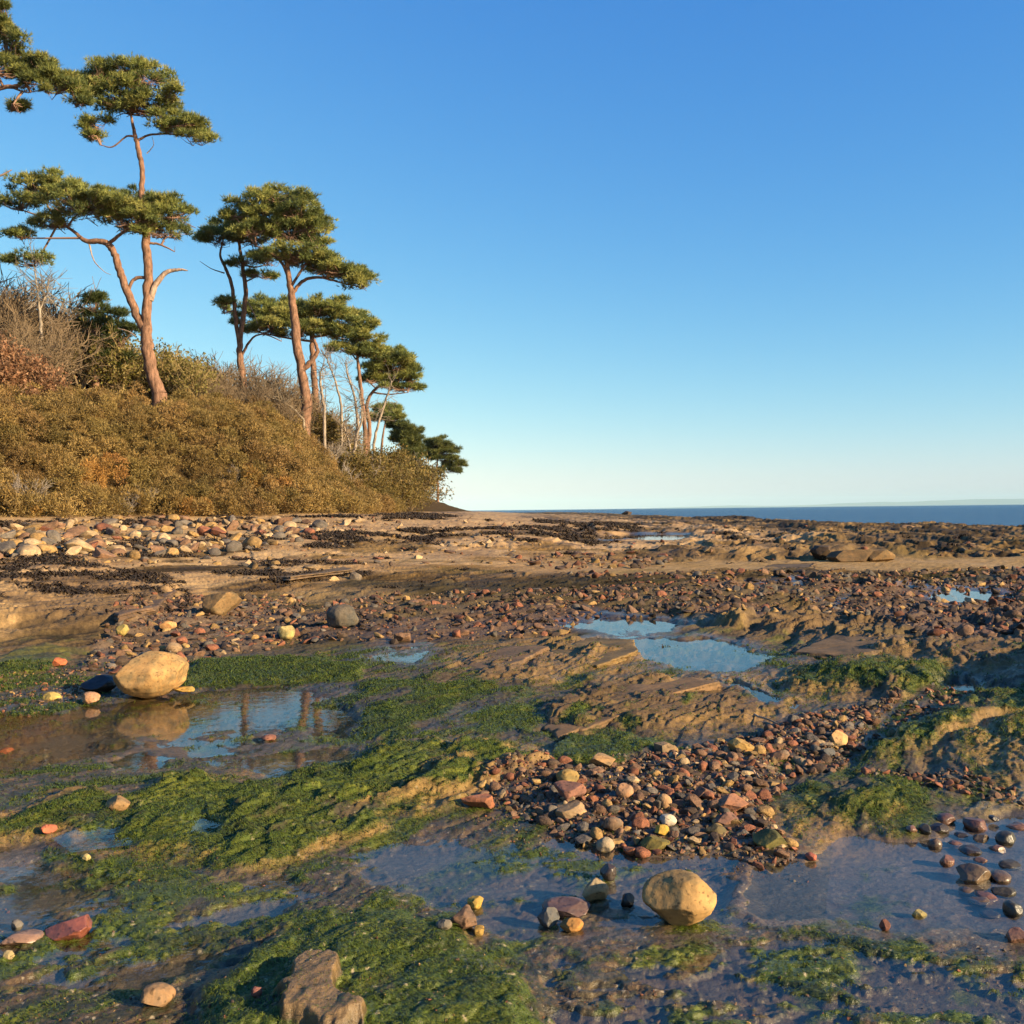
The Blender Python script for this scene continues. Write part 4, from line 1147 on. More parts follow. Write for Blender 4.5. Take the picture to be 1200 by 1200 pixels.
def crown_pad(mb, tw, Y, pad, cols, dens=1., nl=.24, nw=.04, root=None, twc=PBARK):
    px, py, rx, rz = pad[:4]
    dy = pad[4] if len(pad) > 4 else rng.normal() * rx * .25 * Y / F
    sp = pad[5] if len(pad) > 5 else 1.
    k = Y / F
    c = at(px, py, Y + dy); RX, RZ = rx * k, rz * k; RY = max(RX * .75, RZ)
    ncl = max(4, int(dens * sp * 9 * (RX * RY + RX * RZ) / (.55 ** 2) / 3.2))
    d = unit(rng.normal(size=(ncl, 3))); d[:, 2] = np.where(rng.random(ncl) < .72, np.abs(d[:, 2]), d[:, 2] * .5)
    rad = rng.uniform(.35, 1.2, ncl) ** .7
    cc = c + d * rad[:, None] * np.array([RX, RY, RZ])
    if tw is not None:
        r0 = c + np.array([0, 0, -RZ * .7]) if root is None else root
        for q in cc:
            m = (r0 + q) / 2 + np.array([0, 0, -.12]) + rng.normal(size=3) * .12
            tw.tube([r0 + rng.normal(size=3) * np.array([RX, RY, RZ]) * .3, m, q], [.026, .018, .010], 3, twc)
    nt2 = 24
    csz = rng.uniform(.20, .50, ncl) * (Y / 55) ** .3
    dd = unit(rng.normal(size=(ncl, nt2, 3))); dd[..., 2] = dd[..., 2] * .7 + .25
    p = cc[:, None] + dd * (csz[:, None, None] * rng.uniform(.3, 1, (ncl, nt2, 1))) * np.array([1.15, 1.15, .72])
    out = unit(dd + np.array([0, 0, .55]) + d[:, None] * .3)
    nb = 8
    p = np.repeat(p.reshape(-1, 3), nb, 0); out = np.repeat(out.reshape(-1, 3), nb, 0)
    dirs = unit(out + rng.normal(size=out.shape) * .6)
    base = np.array(cols)[rng.integers(0, len(cols), ncl)]
    cv = np.repeat(base, nt2 * nb, 0) * rng.uniform(.65, 1.35, (len(p), 1))
    sc = (Y / 55) ** .75
    mb.blades(p, dirs, nl * sc * rng.uniform(.6, 1.2, len(p)), nw * sc, cv)


PINE_C = [C(.22, .245, .065), C(.28, .295, .08), C(.15, .18, .054), C(.33, .32, .09), C(.115, .14, .044)]
DARK_C = [C(.12, .135, .036), C(.16, .165, .044), C(.09, .105, .03)]


def tree(name, label, cat, Y, base, limbs, crowns, snags=(), bark=PBARK, cols=PINE_C, group=None, dens=1., nl=.28, nw=.036, limbsize=8):
    b = at(base[0], base[1], Y)
    print('TREE', label[:30], 'base', round(b[2], 2), 'ground', round(float(terrain([b[0]], [b[1]])[0]), 2))
    b[2] = min(b[2], float(terrain([b[0]], [b[1]])[0]) + .3)
    root = empty(name, b); tag(root, label, cat, group)
    tb = MB()
    b0 = limbs[0][0]
    top0 = at(b0[0], b0[1], Y)
    tb.tube([[top0[0], top0[1], min(b[2], top0[2]) - .7], top0 + np.array([0, 0, .12])], [b0[2] * 1.12, b0[2] * 1.01], 10, lerp(bark, ORANGE, .55) if bark is PBARK else bark)
    paths = []
    for l in limbs:
        c = lerp(bark, ORANGE, .55) if bark is PBARK else bark
        paths.append(limb(tb, l, Y, c, limbsize))
    link('trunk', tb.mesh('trunk', M_BARK, b, smooth=True), root)
    allp = np.vstack([p[:, :3] for p in paths])
    for cr_ in crowns:
        mb = MB(); tw = MB(); tw.tube([allp[-1], allp[-1] + np.array([0, 0, .3])], [.02, .01], 3, bark)
        for pad in cr_:
            c = at(pad[0], pad[1], Y)
            dd = np.linalg.norm((allp - c) * np.array([1, 1, 1.]), axis=1) + np.where(allp[:, 2] > c[2], 2, 0)
            near_ = allp[np.argmin(dd)]
            e = c + np.array([0, rng.normal() * .4, -pad[3] * .45 * Y / F])
            mid = (near_ + e) / 2 + np.array([0, 0, .1 * rng.normal()])
            tw.tube([near_, mid, e], [.07, .055, .035], 5, bark)
            crown_pad(mb, tw, Y, pad, cols, dens, nl, nw, e, bark)
            for _ in range(3):
                a_ = rng.uniform(-.5, 3.6)
                crown_pad(mb, tw, Y, (pad[0] + math.cos(a_) * pad[2] * 1.05, pad[1] - math.sin(a_) * pad[3] * 1.05, pad[2] * .32, max(pad[3] * .4, 2.5), rng.normal() * pad[2] * .5 * Y / F, .7), cols, dens, nl, nw, e, bark)
        link('crown', mb.mesh('crown', M_LEAF, b), root)
        link('branches', tw.mesh('branches', M_TWIG, b), root)
    for l in snags:
        sb = MB(); limb(sb, l, Y, C(.42, .30, .22), 6)
        link('dead_branch', sb.mesh('dead_branch', M_BARK, b, smooth=True), root)
    return root


tree('pine_tree', 'tallest pine with forked orange trunk and two stacked crowns at the left', 'pine', 57.5, (186, 462),
     [[(187, 463, .42), (177, 432, .37), (172, 398, .35), (172, 362, .28), (174, 322, .26), (172, 290, .25), (170, 252, .22), (166, 226, .17), (167, 200, .15), (162, 176, .15), (158, 156, .11), (152, 128, .05)],
      [(172, 392, .26), (160, 368, .25), (147, 336, .23), (138, 310, .22), (132, 292, .19), (120, 283, .17), (100, 282, .13), (85, 270, .09), (66, 258, .05)],
      [(134, 296, .14), (128, 286, .12), (150, 268, .07, -.5), (165, 258, .04, -.8)],
      [(150, 340, .10), (158, 327, .10), (172, 325, .09)],
      [(160, 165, .08), (176, 158, .06), (200, 157, .05), (222, 160, .03)],
      [(158, 160, .07), (148, 160, .05), (132, 172, .04), (118, 170, .02)],
      [(168, 285, .08), (186, 286, .06), (205, 295, .03)]],
     [[(50, 222, 34, 18), (22, 240, 20, 9), (95, 241, 48, 17), (140, 243, 45, 20), (178, 250, 38, 22), (203, 250, 20, 16), (160, 262, 40, 14), (195, 274, 28, 8), (72, 262, 28, 9, 0, .8), (35, 306, 24, 7, 0, .7), (30, 278, 16, 6, 0, .35), (75, 228, 22, 12)],
      [(118, 92, 20, 15), (147, 84, 28, 12), (175, 97, 24, 16), (140, 108, 34, 14), (185, 118, 26, 15), (160, 126, 36, 12), (205, 138, 20, 10), (215, 150, 24, 8), (228, 162, 20, 7), (104, 112, 18, 11), (95, 100, 10, 8), (114, 147, 13, 6, 0, .7), (113, 162, 7, 5, 0, .5), (195, 150, 20, 6, 0, .5)]],
     [[(176, 352, .20), (183, 332, .17), (195, 319, .13), (210, 316, .08), (220, 317, .03)],
      [(104, 284, .05), (110, 305, .035), (122, 318, .02), (130, 322, .012)],
      [(172, 180, .03), (180, 170, .02), (178, 160, .012)],
      [(160, 395, .05), (150, 388, .03), (138, 385, .02)]])

tree('pine_tree', 'pine whose dark leafy bough reaches in at the top left corner', 'pine', 46, (-85, 455),
     [[(-85, 455, .4), (-80, 330, .32), (-70, 200, .26), (-62, 110, .18), (-55, 40, .08)],
      [(-66, 140, .14), (-30, 118, .12), (0, 103, .10), (22, 100, .09), (38, 84, .07), (58, 94, .05), (78, 105, .03)],
      [(10, 101, .05), (30, 108, .03), (46, 106, .015)],
      [(-60, 90, .1), (-25, 70, .08), (8, 60, .05)]],
     [[(8, 62, 18, 18), (0, 85, 22, 13), (20, 82, 20, 13), (46, 78, 14, 9), (55, 95, 16, 8), (35, 100, 22, 8), (68, 104, 14, 8), (82, 98, 12, 8), (92, 118, 8, 7, 0, .6), (0, 12, 5, 5, 0, .5), (0, 35, 10, 9), (-25, 40, 26, 22), (-60, 20, 40, 26), (-95, 60, 36, 20), (-50, -15, 30, 20), (24, 128, 7, 4, 0, .3)]],
     [[(-72, 235, .09), (-30, 216, .06), (0, 206, .045), (8, 202, .035), (14, 199, .02)]], cols=[c * .85 for c in PINE_C])

tree('pine_tree', 'slender two stemmed pine close behind the leaning red pine', 'pine', 70, (284, 448),
     [[(285, 446, .26), (281, 418, .23), (281, 400, .2), (286, 365, .17), (288, 340, .16), (284, 310, .14), (280, 285, .1), (279, 265, .05)],
      [(281, 408, .16), (276, 370, .15), (272, 335, .13), (263, 312, .11), (258, 298, .08), (262, 280, .04)],
      [(284, 415, .1), (296, 396, .07), (310, 392, .05), (330, 400, .03)]],
     [[(258, 280, 22, 10), (280, 270, 26, 14), (262, 270, 14, 8), (300, 280, 26, 11), (312, 305, 16, 8), (290, 308, 18, 6, 0, .5), (264, 364, 9, 9, 2, .7), (305, 325, 14, 5, 0, .4)]],
     [[(263, 320, .05), (248, 315, .03), (234, 306, .015)], [(288, 350, .04), (297, 366, .03), (302, 380, .02)]])

tree('pine_tree', 'sturdy leaning pine with red trunk and layered crown in the middle of the group', 'pine', 66, (357, 498),
     [[(357, 500, .36), (359, 470, .35), (353, 432, .31), (347, 392, .29), (343, 355, .26), (339, 330, .2), (335, 304, .15), (328, 282, .1), (322, 262, .05)],
      [(356, 432, .2), (364, 424, .16), (372, 412, .13), (368, 398, .1)],
      [(342, 345, .13), (354, 330, .11), (372, 325, .09), (395, 330, .06), (420, 336, .03)],
      [(338, 325, .12), (330, 308, .09), (316, 296, .06), (300, 288, .03)],
      [(340, 338, .1), (356, 312, .08), (370, 296, .05)]],
     [[(302, 240, 26, 13), (328, 235, 28, 12), (350, 250, 28, 15), (362, 268, 22, 14), (318, 258, 36, 16), (340, 275, 36, 16), (368, 285, 16, 11), (345, 300, 34, 12), (370, 308, 26, 10), (385, 318, 30, 10), (410, 325, 26, 9), (425, 333, 20, 8), (278, 252, 12, 10, 0, .7), (300, 272, 20, 10, 0, .7)]])

tree('pine_tree', 'half hidden pine with a low wide crown behind the leaning red pine', 'pine', 77, (370, 470),
     [[(371, 475, .26), (368, 440, .24), (366, 410, .22), (366, 385, .16), (364, 365, .08)],
      [(366, 400, .1), (350, 398, .08), (325, 394, .06), (300, 388, .03)],
      [(366, 395, .1), (385, 392, .07), (402, 385, .04)]],
     [[(312, 362, 24, 12), (300, 374, 22, 11), (330, 374, 26, 14), (318, 385, 26, 7), (352, 368, 26, 14), (380, 362, 26, 14), (400, 375, 18, 10), (370, 384, 22, 9), (390, 392, 16, 6), (350, 392, 20, 6, 0, .6)]])

tree('pine_tree', 'small ragged pine just right of the half hidden pine', 'pine', 82, (428, 500),
     [[(428, 505, .18), (424, 465, .16), (420, 430, .13), (418, 405, .08), (422, 380, .04)], [(421, 425, .07), (408, 410, .05), (400, 402, .03)]],
     [[(425, 380, 13, 10), (432, 398, 15, 12), (412, 396, 15, 11), (438, 412, 12, 8), (405, 408, 14, 6), (422, 415, 16, 7)]])

tree('pine_tree', 'flat topped pine at the right end of the wooded bank', 'pine', 88, (432, 525),
     [[(431, 530, .2), (433, 500, .18), (430, 475, .16), (436, 460, .13), (452, 446, .1), (460, 430, .05)], [(436, 460, .08), (455, 462, .06), (478, 460, .03)]],
     [[(452, 420, 22, 10), (468, 430, 20, 10), (440, 434, 18, 8), (480, 442, 14, 9), (460, 444, 24, 8), (472, 455, 20, 5), (432, 446, 12, 5)]])

tree('pine_tree', 'little pine peeping out below the flat topped pine', 'pine', 112, (446, 545),
     [[(446, 548, .15), (448, 515, .12), (452, 492, .06)]], [[(452, 482, 14, 6), (446, 490, 10, 4), (458, 490, 12, 5)]])

tree('pine_tree', 'lone pine standing on the far point against the sky', 'pine', 185, (513, 588),
     [[(513, 588, .26), (513, 570, .22), (512, 552, .2), (513, 536, .12), (516, 524, .06)], [(513, 552, .1), (524, 550, .07), (535, 548, .04)]],
     [[(516, 521, 14, 5), (525, 530, 14, 6), (507, 531, 9, 6), (518, 538, 14, 5), (534, 546, 12, 4), (526, 552, 10, 3, 0, .6), (505, 524, 7, 5)]], cols=DARK_C, dens=.42)

tree('evergreen_tree', 'dense dark evergreen near the far end of the bank', 'tree', 130, (484, 575),
     [[(484, 578, .3), (484, 540, .25), (484, 510, .1)]], [[(470, 500, 12, 7), (480, 508, 13, 9), (474, 518, 17, 9), (484, 524, 10, 9), (486, 540, 9, 9), (478, 535, 14, 11), (484, 553, 10, 7)]], cols=DARK_C, dens=.75)


# ---- broadleaf scrub, bare trees
def bare(seed, height, spread, nst, levels, c, r0=.03, leaf=None, nleaf=0):
    """branching twigs from a clump; returns stem mesh builder and leaf builder"""
    g = np.random.default_rng(seed); mb = MB(); tips = []

    def grow(p, d, L, r_, lev):
        n = 4; pts = [p]; q = p
        for k in range(n):
            d = unit(d + g.normal(size=3) * .17 + np.array([0, 0, .06]))
            q = q + d * L / n; pts.append(q)
        mb.tube(pts, np.linspace(r_, r_ * .6, n + 1), 3 if lev else 5, c * g.uniform(.8, 1.2))
        if lev >= levels:
            tips.append(q); return
        for k in range(g.integers(3, 5)):
            t = g.uniform(.35, 1); b = np.array(pts)[min(int(t * n + .5), n)]
            dd = unit(d + g.normal(size=3) * .55)
            grow(b, dd, L * g.uniform(.5, .75), max(r_ * .58, .012), lev + 1)
    for s in range(nst):
        a = g.uniform(0, 6.28); tl = g.uniform(.1, 1) * spread
        grow(np.array([math.cos(a), math.sin(a), 0]) * .15 * spread * g.random(), unit(np.array([math.cos(a) * tl, math.sin(a) * tl, 1.])), height * g.uniform(.45, .62), r0, 0)
    lb = None
    if leaf is not None:
        lb = MB(); tp = np.array(tips); idx = g.integers(0, len(tp), nleaf)
        p = tp[idx] + g.normal(size=(nleaf, 3)) * .16 * height / 3
        d = unit(g.normal(size=(nleaf, 3)))
        cc = np.array(leaf)[g.integers(0, len(leaf), nleaf)] * g.uniform(.6, 1.4, (nleaf, 1))
        lb.blades(p, d, .16, .10, cc)
    return mb, lb


def shrub_proto(seed, height, spread, nst, levels, c, **kw):
    mb, lb = bare(seed, height, spread, nst, levels, c, **kw)
    return mb.mesh('stems', M_TWIG), (lb.mesh('leaves', M_LEAF) if lb else None)


SP = {}
for k in range(3):
    SP['brown', k] = shrub_proto(500 + k, 3.0, .8, 13, 3, C(.165, .118, .07), r0=.034)
    SP['grey', k] = shrub_proto(520 + k, 2.6, .9, 7, 3, C(.24, .20, .16), r0=.03)
    SP['straw', k] = shrub_proto(540 + k, 3.0, .6, 8, 3, C(.30, .22, .09), leaf=[C(.16, .14, .03), C(.2, .16, .05)], nleaf=1100)
    SP['russet', k] = shrub_proto(560 + k, 2.6, .8, 7, 3, C(.2, .12, .07), leaf=[C(.26, .13, .065), C(.21, .115, .06), C(.30, .17, .09)], nleaf=2200)
    SP['olive', k] = shrub_proto(580 + k, 3.0, .7, 7, 3, C(.17, .12, .06), leaf=[C(.15, .11, .03), C(.11, .09, .022), C(.19, .13, .035)], nleaf=3200)
SLAB = {'brown': 'bare brown twiggy shrub growing on the wooded bank', 'grey': 'bare grey twiggy shrub at the foot of the thicket', 'straw': 'straw coloured thin leaved shrub behind the thicket',
        'russet': 'shrub with russet dead leaves at the upper left', 'olive': 'olive brown leafy shrub at the right end of the thicket'}


def shrub(kind, px, py, Y, h, k=0, label=None):
    """px,py: its foot in the picture at distance Y; it is stood on the ground"""
    p = at(px, py, Y); z = float(terrain([p[0]], [p[1]])[0])
    o = empty('shrub', (p[0], p[1], z - .15)); tag(o, label or SLAB[kind], 'shrub', {'brown': 'bare brown shrubs', 'grey': 'bare grey shrubs', 'straw': 'straw shrubs', 'russet': 'russet shrubs', 'olive': 'olive shrubs'}[kind])
    s, l = SP[kind, k % 3]
    sc = h / 3.0
    for nm, me in (('stems', s), ('leaves', l)):
        if me:
            c = link(nm, me, o)
    o.rotation_euler = (0, 0, rng.uniform(0, 6.28)); o.scale = (sc, sc, sc * rng.uniform(.9, 1.1))
    return o


q = 0
for (kind, px, Y, h) in [
    ('brown', 5, 58, 5.2), ('brown', 25, 60, 5.0), ('brown', 50, 60, 5.2), ('brown', 75, 62, 4.6), ('brown', 95, 60, 4.0), ('brown', 12, 55, 4.2), ('brown', 62, 56, 4.2), ('brown', 35, 54, 3.6), ('brown', 112, 62, 4.0),
    ('brown', 222, 64, 3.6), ('brown', 240, 66, 3.8), ('brown', 258, 67, 4.0), ('brown', 300, 68, 4.4), ('brown', 318, 70, 4.6), ('brown', 335, 70, 4.2), ('brown', 272, 70, 4.0), ('brown', 350, 72, 4.2), ('brown', 385, 74, 4.6), ('brown', 130, 63, 3.8), ('brown', 308, 62, 2.6), ('brown', 338, 64, 2.6),
    ('russet', 3, 51, 3.4), ('russet', 22, 51, 3.4), ('russet', 40, 52, 2.8), ('russet', -12, 50, 3.6),
    ('straw', 100, 61, 3.4), ('straw', 120, 62, 3.6), ('straw', 142, 62, 3.8), ('straw', 205, 63, 4.0), ('straw', 218, 63, 3.6), ('straw', 160, 64, 3.6), ('straw', 82, 60, 2.6), ('straw', 196, 65, 4.2),
    ('grey', 15, 41.2, 1.6), ('grey', 30, 41.6, 1.9), ('grey', 48, 42, 1.5), ('grey', 150, 45.2, 1.4), ('grey', 168, 46, 1.3), ('grey', 95, 43.3, 1.2), ('grey', 275, 50.8, 1.2), ('grey', 395, 70, 3.4), ('grey', 415, 74, 3.6), ('grey', 405, 66, 2.6), ('grey', 380, 66, 2.6), ('grey', 440, 90, 4.0), ('grey', 460, 96, 4.0),
    ('olive', 415, 70, 3.2), ('olive', 428, 76, 3.6), ('olive', 440, 82, 4.2), ('olive', 452, 90, 4.6), ('olive', 462, 98, 4.8), ('olive', 470, 108, 5.4), ('olive', 478, 118, 6.0), ('olive', 488, 130, 6.0), ('olive', 458, 108, 5.0), ('olive', 422, 84, 3.4), ('olive', 400, 76, 3.6), ('olive', 378, 72, 3.2), ('olive', 436, 74, 2.2), ('olive', 450, 84, 2.6), ('olive', 466, 92, 2.8), ('olive', 480, 104, 3.0), ('olive', 494, 140, 4), ('olive', 448, 72, 1.6),
    ('olive', 500, 165, 1.5), ('brown', 20, 62, 6), ('brown', 45, 64, 5.6), ('brown', 85, 64, 5.4), ('brown', 140, 64, 4.4), ('brown', -10, 58, 5.4), ('brown', 68, 63, 5.6), ('brown', 105, 66, 5.2), ('brown', 230, 62, 2.6), ('brown', 265, 64, 2.8), ('brown', 248, 71, 4.6), ('brown', 285, 73, 4.6), ('brown', 325, 76, 4.8), ('brown', 212, 66, 4.2),
    ('brown', 355, 78, 5), ('straw', 150, 63, 3.6), ('straw', 130, 62, 3.6), ('straw', 228, 62, 2.8),
]:
    shrub(kind, px, 500, Y, h, q); q += 1
for k in range(90):
    px = rng.uniform(-25, 395); Y = rng.uniform(58, 64) + max(0, px) * .047 + rng.uniform(0, 5)
    shrub('brown' if k % 5 else 'straw', px, 500, Y, rng.uniform(3.0, 5.4) * (1.2 if px < 150 else 1.0), q); q += 1


def bare_tree(label, Y, limbs, c, seed):
    b = at(limbs[0][0][0], limbs[0][0][1], Y); b[2] = min(b[2], float(terrain([b[0]], [b[1]])[0]) + .2)
    root = empty('bare_tree', b); tag(root, label, 'tree')
    tb = MB(); ps = []
    tb.tube([b + np.array([0, 0, -.5]), at(limbs[0][0][0], limbs[0][0][1], Y)], [limbs[0][0][2] * 1.2, limbs[0][0][2]], 6, c)
    for l in limbs: ps.append(limb(tb, l, Y, c, 6, .08))
    link('trunk', tb.mesh('trunk', M_BARK, b, smooth=True), root)
    tw = MB(); g = np.random.default_rng(seed)
    for s in ps:
        for k in range(26):
            i_ = g.integers(len(s) // 3, len(s)); p = s[i_, :3]
            d = unit(g.normal(size=3) + np.array([0, 0, .5])); L = g.uniform(.6, 1.6)
            e = p + d * L; pts = [p, p + d * L * .5 + g.normal(size=3) * .08, e]
            tw.tube(pts, [.025, .018, .01], 3, c * .7)
            for _ in range(4):
                t = g.uniform(.3, 1); bq = p + d * L * t
                tw.tube([bq, bq + unit(d + g.normal(size=3) * .6) * L * .5], [.014, .008], 3, c * .6)
    link('twigs', tw.mesh('twigs', M_TWIG, b), root)


WB = C(.36, .29, .22)
bare_tree('bare pale trunked tree in front of the olive shrubs', 70, [[(414, 535, .13), (419, 500, .11), (416, 470, .08), (408, 440, .06), (404, 425, .03)], [(418, 510, .08), (424, 490, .06), (421, 460, .03)], [(412, 534, .09), (408, 515, .06), (402, 495, .03)]], WB, 1)
bare_tree('leaning pale birch stem at the right of the bank', 84, [[(438, 520, .12), (444, 495, .1), (452, 470, .08), (459, 446, .04)]], WB, 2)
bare_tree('short pale stem right of the leaning red pine', 66, [[(380, 482, .1), (377, 460, .09), (375, 440, .06), (378, 430, .03)]], WB, 3)
bare_tree('thin pale stem bending left above the olive shrubs', 72, [[(400, 475, .09), (394, 450, .07), (386, 428, .05), (382, 416, .03)]], WB, 4)
bare_tree('grey bare birch among the brown shrubs at the far left', 57, [[(47, 412, .1), (48, 385, .09), (45, 355, .07), (43, 335, .05), (40, 310, .03)], [(46, 365, .05), (54, 345, .04), (58, 325, .02)]], C(.36, .30, .23), 5)
bare_tree('fallen pale bough lying down over the thicket', 64, [[(356, 492, .08), (342, 478, .08), (328, 470, .06), (308, 464, .03)]], C(.36, .29, .2), 6)
bare_tree('bare pale stem leaning at the far foot of the bank', 118, [[(462, 588, .14), (474, 575, .12), (482, 560, .1), (490, 540, .06)]], C(.4, .34, .27), 7)

# conifer behind the thicket at the left
tree('conifer', 'green bushy conifer behind the thicket left of the tallest pine', 'tree', 61, (112, 440), [[(112, 445, .2), (112, 400, .14), (112, 355, .05)]],
     [[(112, 362, 12, 12), (105, 385, 20, 14), (128, 378, 14, 14), (115, 405, 28, 16), (140, 395, 14, 14), (95, 420, 18, 14), (135, 422, 18, 14)]], cols=[C(.07, .09, .025), C(.09, .105, .03), C(.05, .07, .02)])

# ---- thicket on the slope
g = np.random.default_rng(77)
n = 9000
bx = g.uniform(-45, -2, n); by = g.uniform(26, 78, n)
d_ = dfoot(bx, by)
bot = .25 + perlin(bx / 2.2, by / 2.2, 9) * .6
lim = np.interp(by, [30, 50, 60, 66, 72, 78], [-11.5, -10.5, -9.5, -6, -3, -2]) + perlin(bx / 3, by / 3, 19) * 1.5
ok = (d_ < bot) & (d_ > lim)
bx, by = bx[ok], by[ok]
keep = []
for k in range(len(bx)):
    if all((bx[k] - bx[m]) ** 2 + (by[k] - by[m]) ** 2 > .72 ** 2 for m in keep): keep.append(k)
bx, by = bx[keep], by[keep]; nbush = len(bx)
bz = terrain(bx, by)
BR = g.uniform(.55, 1.0, nbush); BH = g.uniform(.55, 1.25, nbush) * (1 + .3 * perlin(bx / 4, by / 4, 59))
print('thicket', nbush)
ns = 15
sd3 = unit(g.normal(size=(nbush, ns, 3))); sd3[..., 2] = np.abs(sd3[..., 2]) * 1.1 - .1
bc = np.stack([bx, by, bz], 1)
cen = (bc[:, None] + sd3 * np.stack([BR, BR, BH], 1)[:, None] * g.uniform(.75, 1.05, (nbush, ns, 1))).reshape(-1, 3)
sdir = sd3.reshape(-1, 3)
bid = np.repeat(np.arange(nbush), ns)
nc_ = len(cen); tx, ty = cen[:, 0], cen[:, 1]
nb = 95
dd = unit(g.normal(size=(nc_, nb, 3)) + sdir[:, None] * .9)
rad = g.uniform(.20, .40, nc_)
p = cen[:, None] + dd * rad[:, None, None] * g.uniform(.55, 1.05, (nc_, nb, 1)) * np.array([1, 1, 1.05])
dirs = unit(dd + g.normal(size=dd.shape) * .7 + np.array([0, 0, .3]))
pal = np.array([C(.27, .18, .058), C(.23, .16, .05), C(.30, .205, .07), C(.20, .145, .044), C(.27, .17, .06)])
cc = (pal[g.integers(0, 5, nbush)] * g.uniform(.7, 1.2, (nbush, 1)))[bid][:, None] * g.uniform(.6, 1.4, (nc_, nb, 1)) * (1 + .25 * perlin(tx / 4, ty / 4, 39))[:, None, None]
rust = (perlin(tx / 2.5, ty / 2.5, 49) > .42) & (dfoot(tx, ty) > -3.2)
cc[rust] *= np.array([1.15, .95, .8])
mb = MB(); mb.blades(p.reshape(-1, 3), dirs.reshape(-1, 3), g.uniform(.10, .19, nc_ * nb), .042, cc.reshape(-1, 3))
tag(link('thicket', mb.mesh('thicket', M_LEAF)), 'dense olive brown thicket covering the slope below the pines', 'thicket', kind='stuff')

# ------------------------------------------------------------------ far land
mm, nt, out = new_mat('far_land')
bs = N(nt, 'ShaderNodeBsdfPrincipled'); bs.inputs['Base Color'].default_value = (.07, .08, .05, 1); bs.inputs['Roughness'].default_value = 1
nt.links.new(bs.outputs[0], out.inputs[0])
D = 38000.
hx = np.linspace(D * (700 - 600) / F, D * .95, 160)
hy = D + np.linspace(0, 4500, 6)
HX, HY = np.meshgrid(hx, hy, indexing='ij')
prof = 1.5 * (70 + 70 * fbm(HX / 6000, HY / 12000 + 3, 5, 401) + 70 * ss(700 * D / F - 600 * D / F, 1300 * D / F - 600 * D / F, HX)) * ss(hx[0], hx[0] + 6000, HX)
HZ = prof * np.sin(np.linspace(0, np.pi, 6))[None] - 3
v = np.stack([HX, HY, HZ], -1).reshape(-1, 3)
a = np.arange(159)[:, None] * 6; b = np.arange(5)[None]
f = np.stack([a + b, a + 6 + b, a + 7 + b, a + b + 1], -1).reshape(-1, 4)
tag(link('hills', mesh_from('hills', v, f, mm, smooth=True)), 'faint hazy hills across the water', 'hills', kind='structure')

# ------------------------------------------------------------------ light, sky, haze
SUN_EL = R(19); SUN_AZ = R(118)      # clockwise from +Y
sd_ = np.array([math.cos(SUN_EL) * math.sin(SUN_AZ), math.cos(SUN_EL) * math.cos(SUN_AZ), math.sin(SUN_EL)])
L = bpy.data.lights.new('sun', 'SUN'); L.energy = 5.0; L.angle = R(.5); L.color = (1.0, .78, .49)
so = bpy.data.objects.new('sun', L); COL.objects.link(so)
from mathutils import Vector, Matrix
so.rotation_euler = Vector(sd_).to_track_quat('Z', 'Y').to_euler()

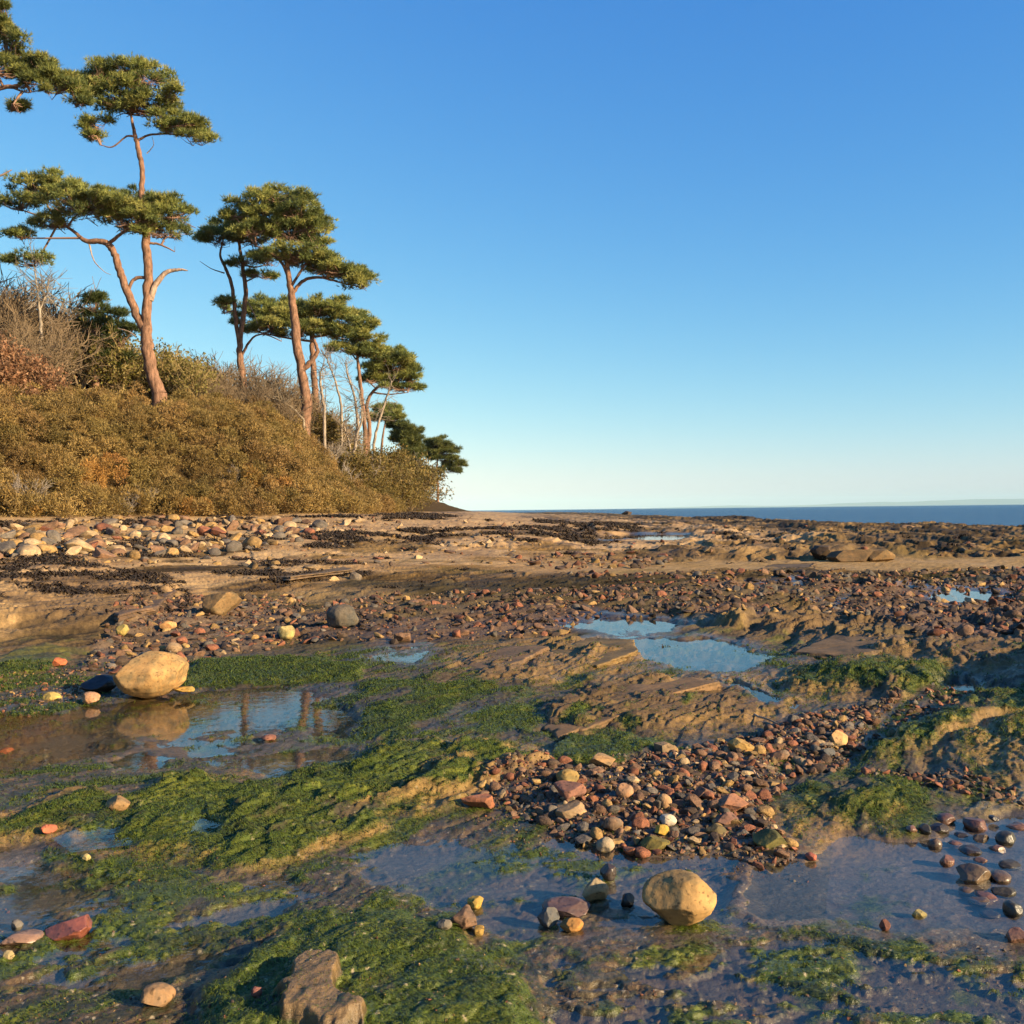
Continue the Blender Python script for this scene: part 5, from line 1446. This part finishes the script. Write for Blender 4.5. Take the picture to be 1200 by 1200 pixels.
w = bpy.data.worlds.new('World'); S.world = w; w.use_nodes = True
nt = w.node_tree; nt.nodes.clear()
out = nt.nodes.new('ShaderNodeOutputWorld'); bg = nt.nodes.new('ShaderNodeBackground')
sky = nt.nodes.new('ShaderNodeTexSky'); sky.sky_type = 'NISHITA'; sky.sun_disc = False
sky.sun_elevation = SUN_EL; sky.sun_rotation = SUN_AZ; sky.altitude = 0; sky.air_density = 1; sky.dust_density = .3; sky.ozone_density = 2.5
EXPO = 1.4
sp_ = nt.nodes.new('ShaderNodeSeparateColor'); cb_ = nt.nodes.new('ShaderNodeCombineColor')
nt.links.new(sky.outputs[0], sp_.inputs[0])
for k_, (pw_, mu_) in enumerate([(1.5, 1.36), (.97, 1.15), (.42, 1.05)]):
    m1_ = nt.nodes.new('ShaderNodeMath'); m1_.operation = 'MULTIPLY'; m1_.inputs[1].default_value = .14
    m2_ = nt.nodes.new('ShaderNodeMath'); m2_.operation = 'POWER'; m2_.inputs[1].default_value = pw_
    m3_ = nt.nodes.new('ShaderNodeMath'); m3_.operation = 'MULTIPLY'; m3_.inputs[1].default_value = mu_ / .14 / 2 ** EXPO
    nt.links.new(sp_.outputs[k_], m1_.inputs[0]); nt.links.new(m1_.outputs[0], m2_.inputs[0]); nt.links.new(m2_.outputs[0], m3_.inputs[0])
    nt.links.new(m3_.outputs[0], cb_.inputs[k_])
nt.links.new(cb_.outputs[0], bg.inputs[0])
bg.inputs[1].default_value = .14
nt.links.new(bg.outputs[0], out.inputs[0])

HAZE = True
if HAZE:
    hm, nt2_, ho_ = new_mat('haze')
    pv = nt2_.nodes.new('ShaderNodeVolumePrincipled'); pv.inputs['Density'].default_value = 2.8e-5
    pv.inputs['Color'].default_value = (.62, .92, 1, 1); pv.inputs['Anisotropy'].default_value = -.3
    nt2_.links.new(pv.outputs[0], ho_.inputs['Volume'])
    hb = bpy.data.meshes.new('haze')
    x0, x1, y0, y1, z0, z1 = -6000, 45000, -6000, 45000, -12, 420
    hb.from_pydata([(x0, y0, z0), (x1, y0, z0), (x1, y1, z0), (x0, y1, z0), (x0, y0, z1), (x1, y0, z1), (x1, y1, z1), (x0, y1, z1)], [],
                   [(3, 2, 1, 0), (4, 5, 6, 7), (0, 1, 5, 4), (1, 2, 6, 5), (2, 3, 7, 6), (3, 0, 4, 7)])
    hb.materials.append(hm)
    tag(link('haze', hb), 'thin blue sea haze over the water', 'haze', kind='stuff')

# ------------------------------------------------------------------ camera
cam = bpy.data.cameras.new('camera'); co = bpy.data.objects.new('camera', cam); COL.objects.link(co)
cam.sensor_fit = 'HORIZONTAL'; cam.sensor_width = 36; cam.lens = 36 * F / 1200; cam.clip_start = .05; cam.clip_end = 90000
M = Matrix(((cr[0], cu[0], -cf[0], 0), (cr[1], cu[1], -cf[1], 0), (cr[2], cu[2], -cf[2], CAMZ), (0, 0, 0, 1)))
co.matrix_world = M
S.camera = co
S.render.resolution_x = 1024; S.render.resolution_y = 1024
S.view_settings.view_transform = 'Standard'; S.view_settings.look = 'None'; S.view_settings.exposure = EXPO; S.view_settings.gamma = 1
try:
    S.cycles.transparent_max_bounces = 12; S.cycles.max_bounces = 6
except Exception:
    pass
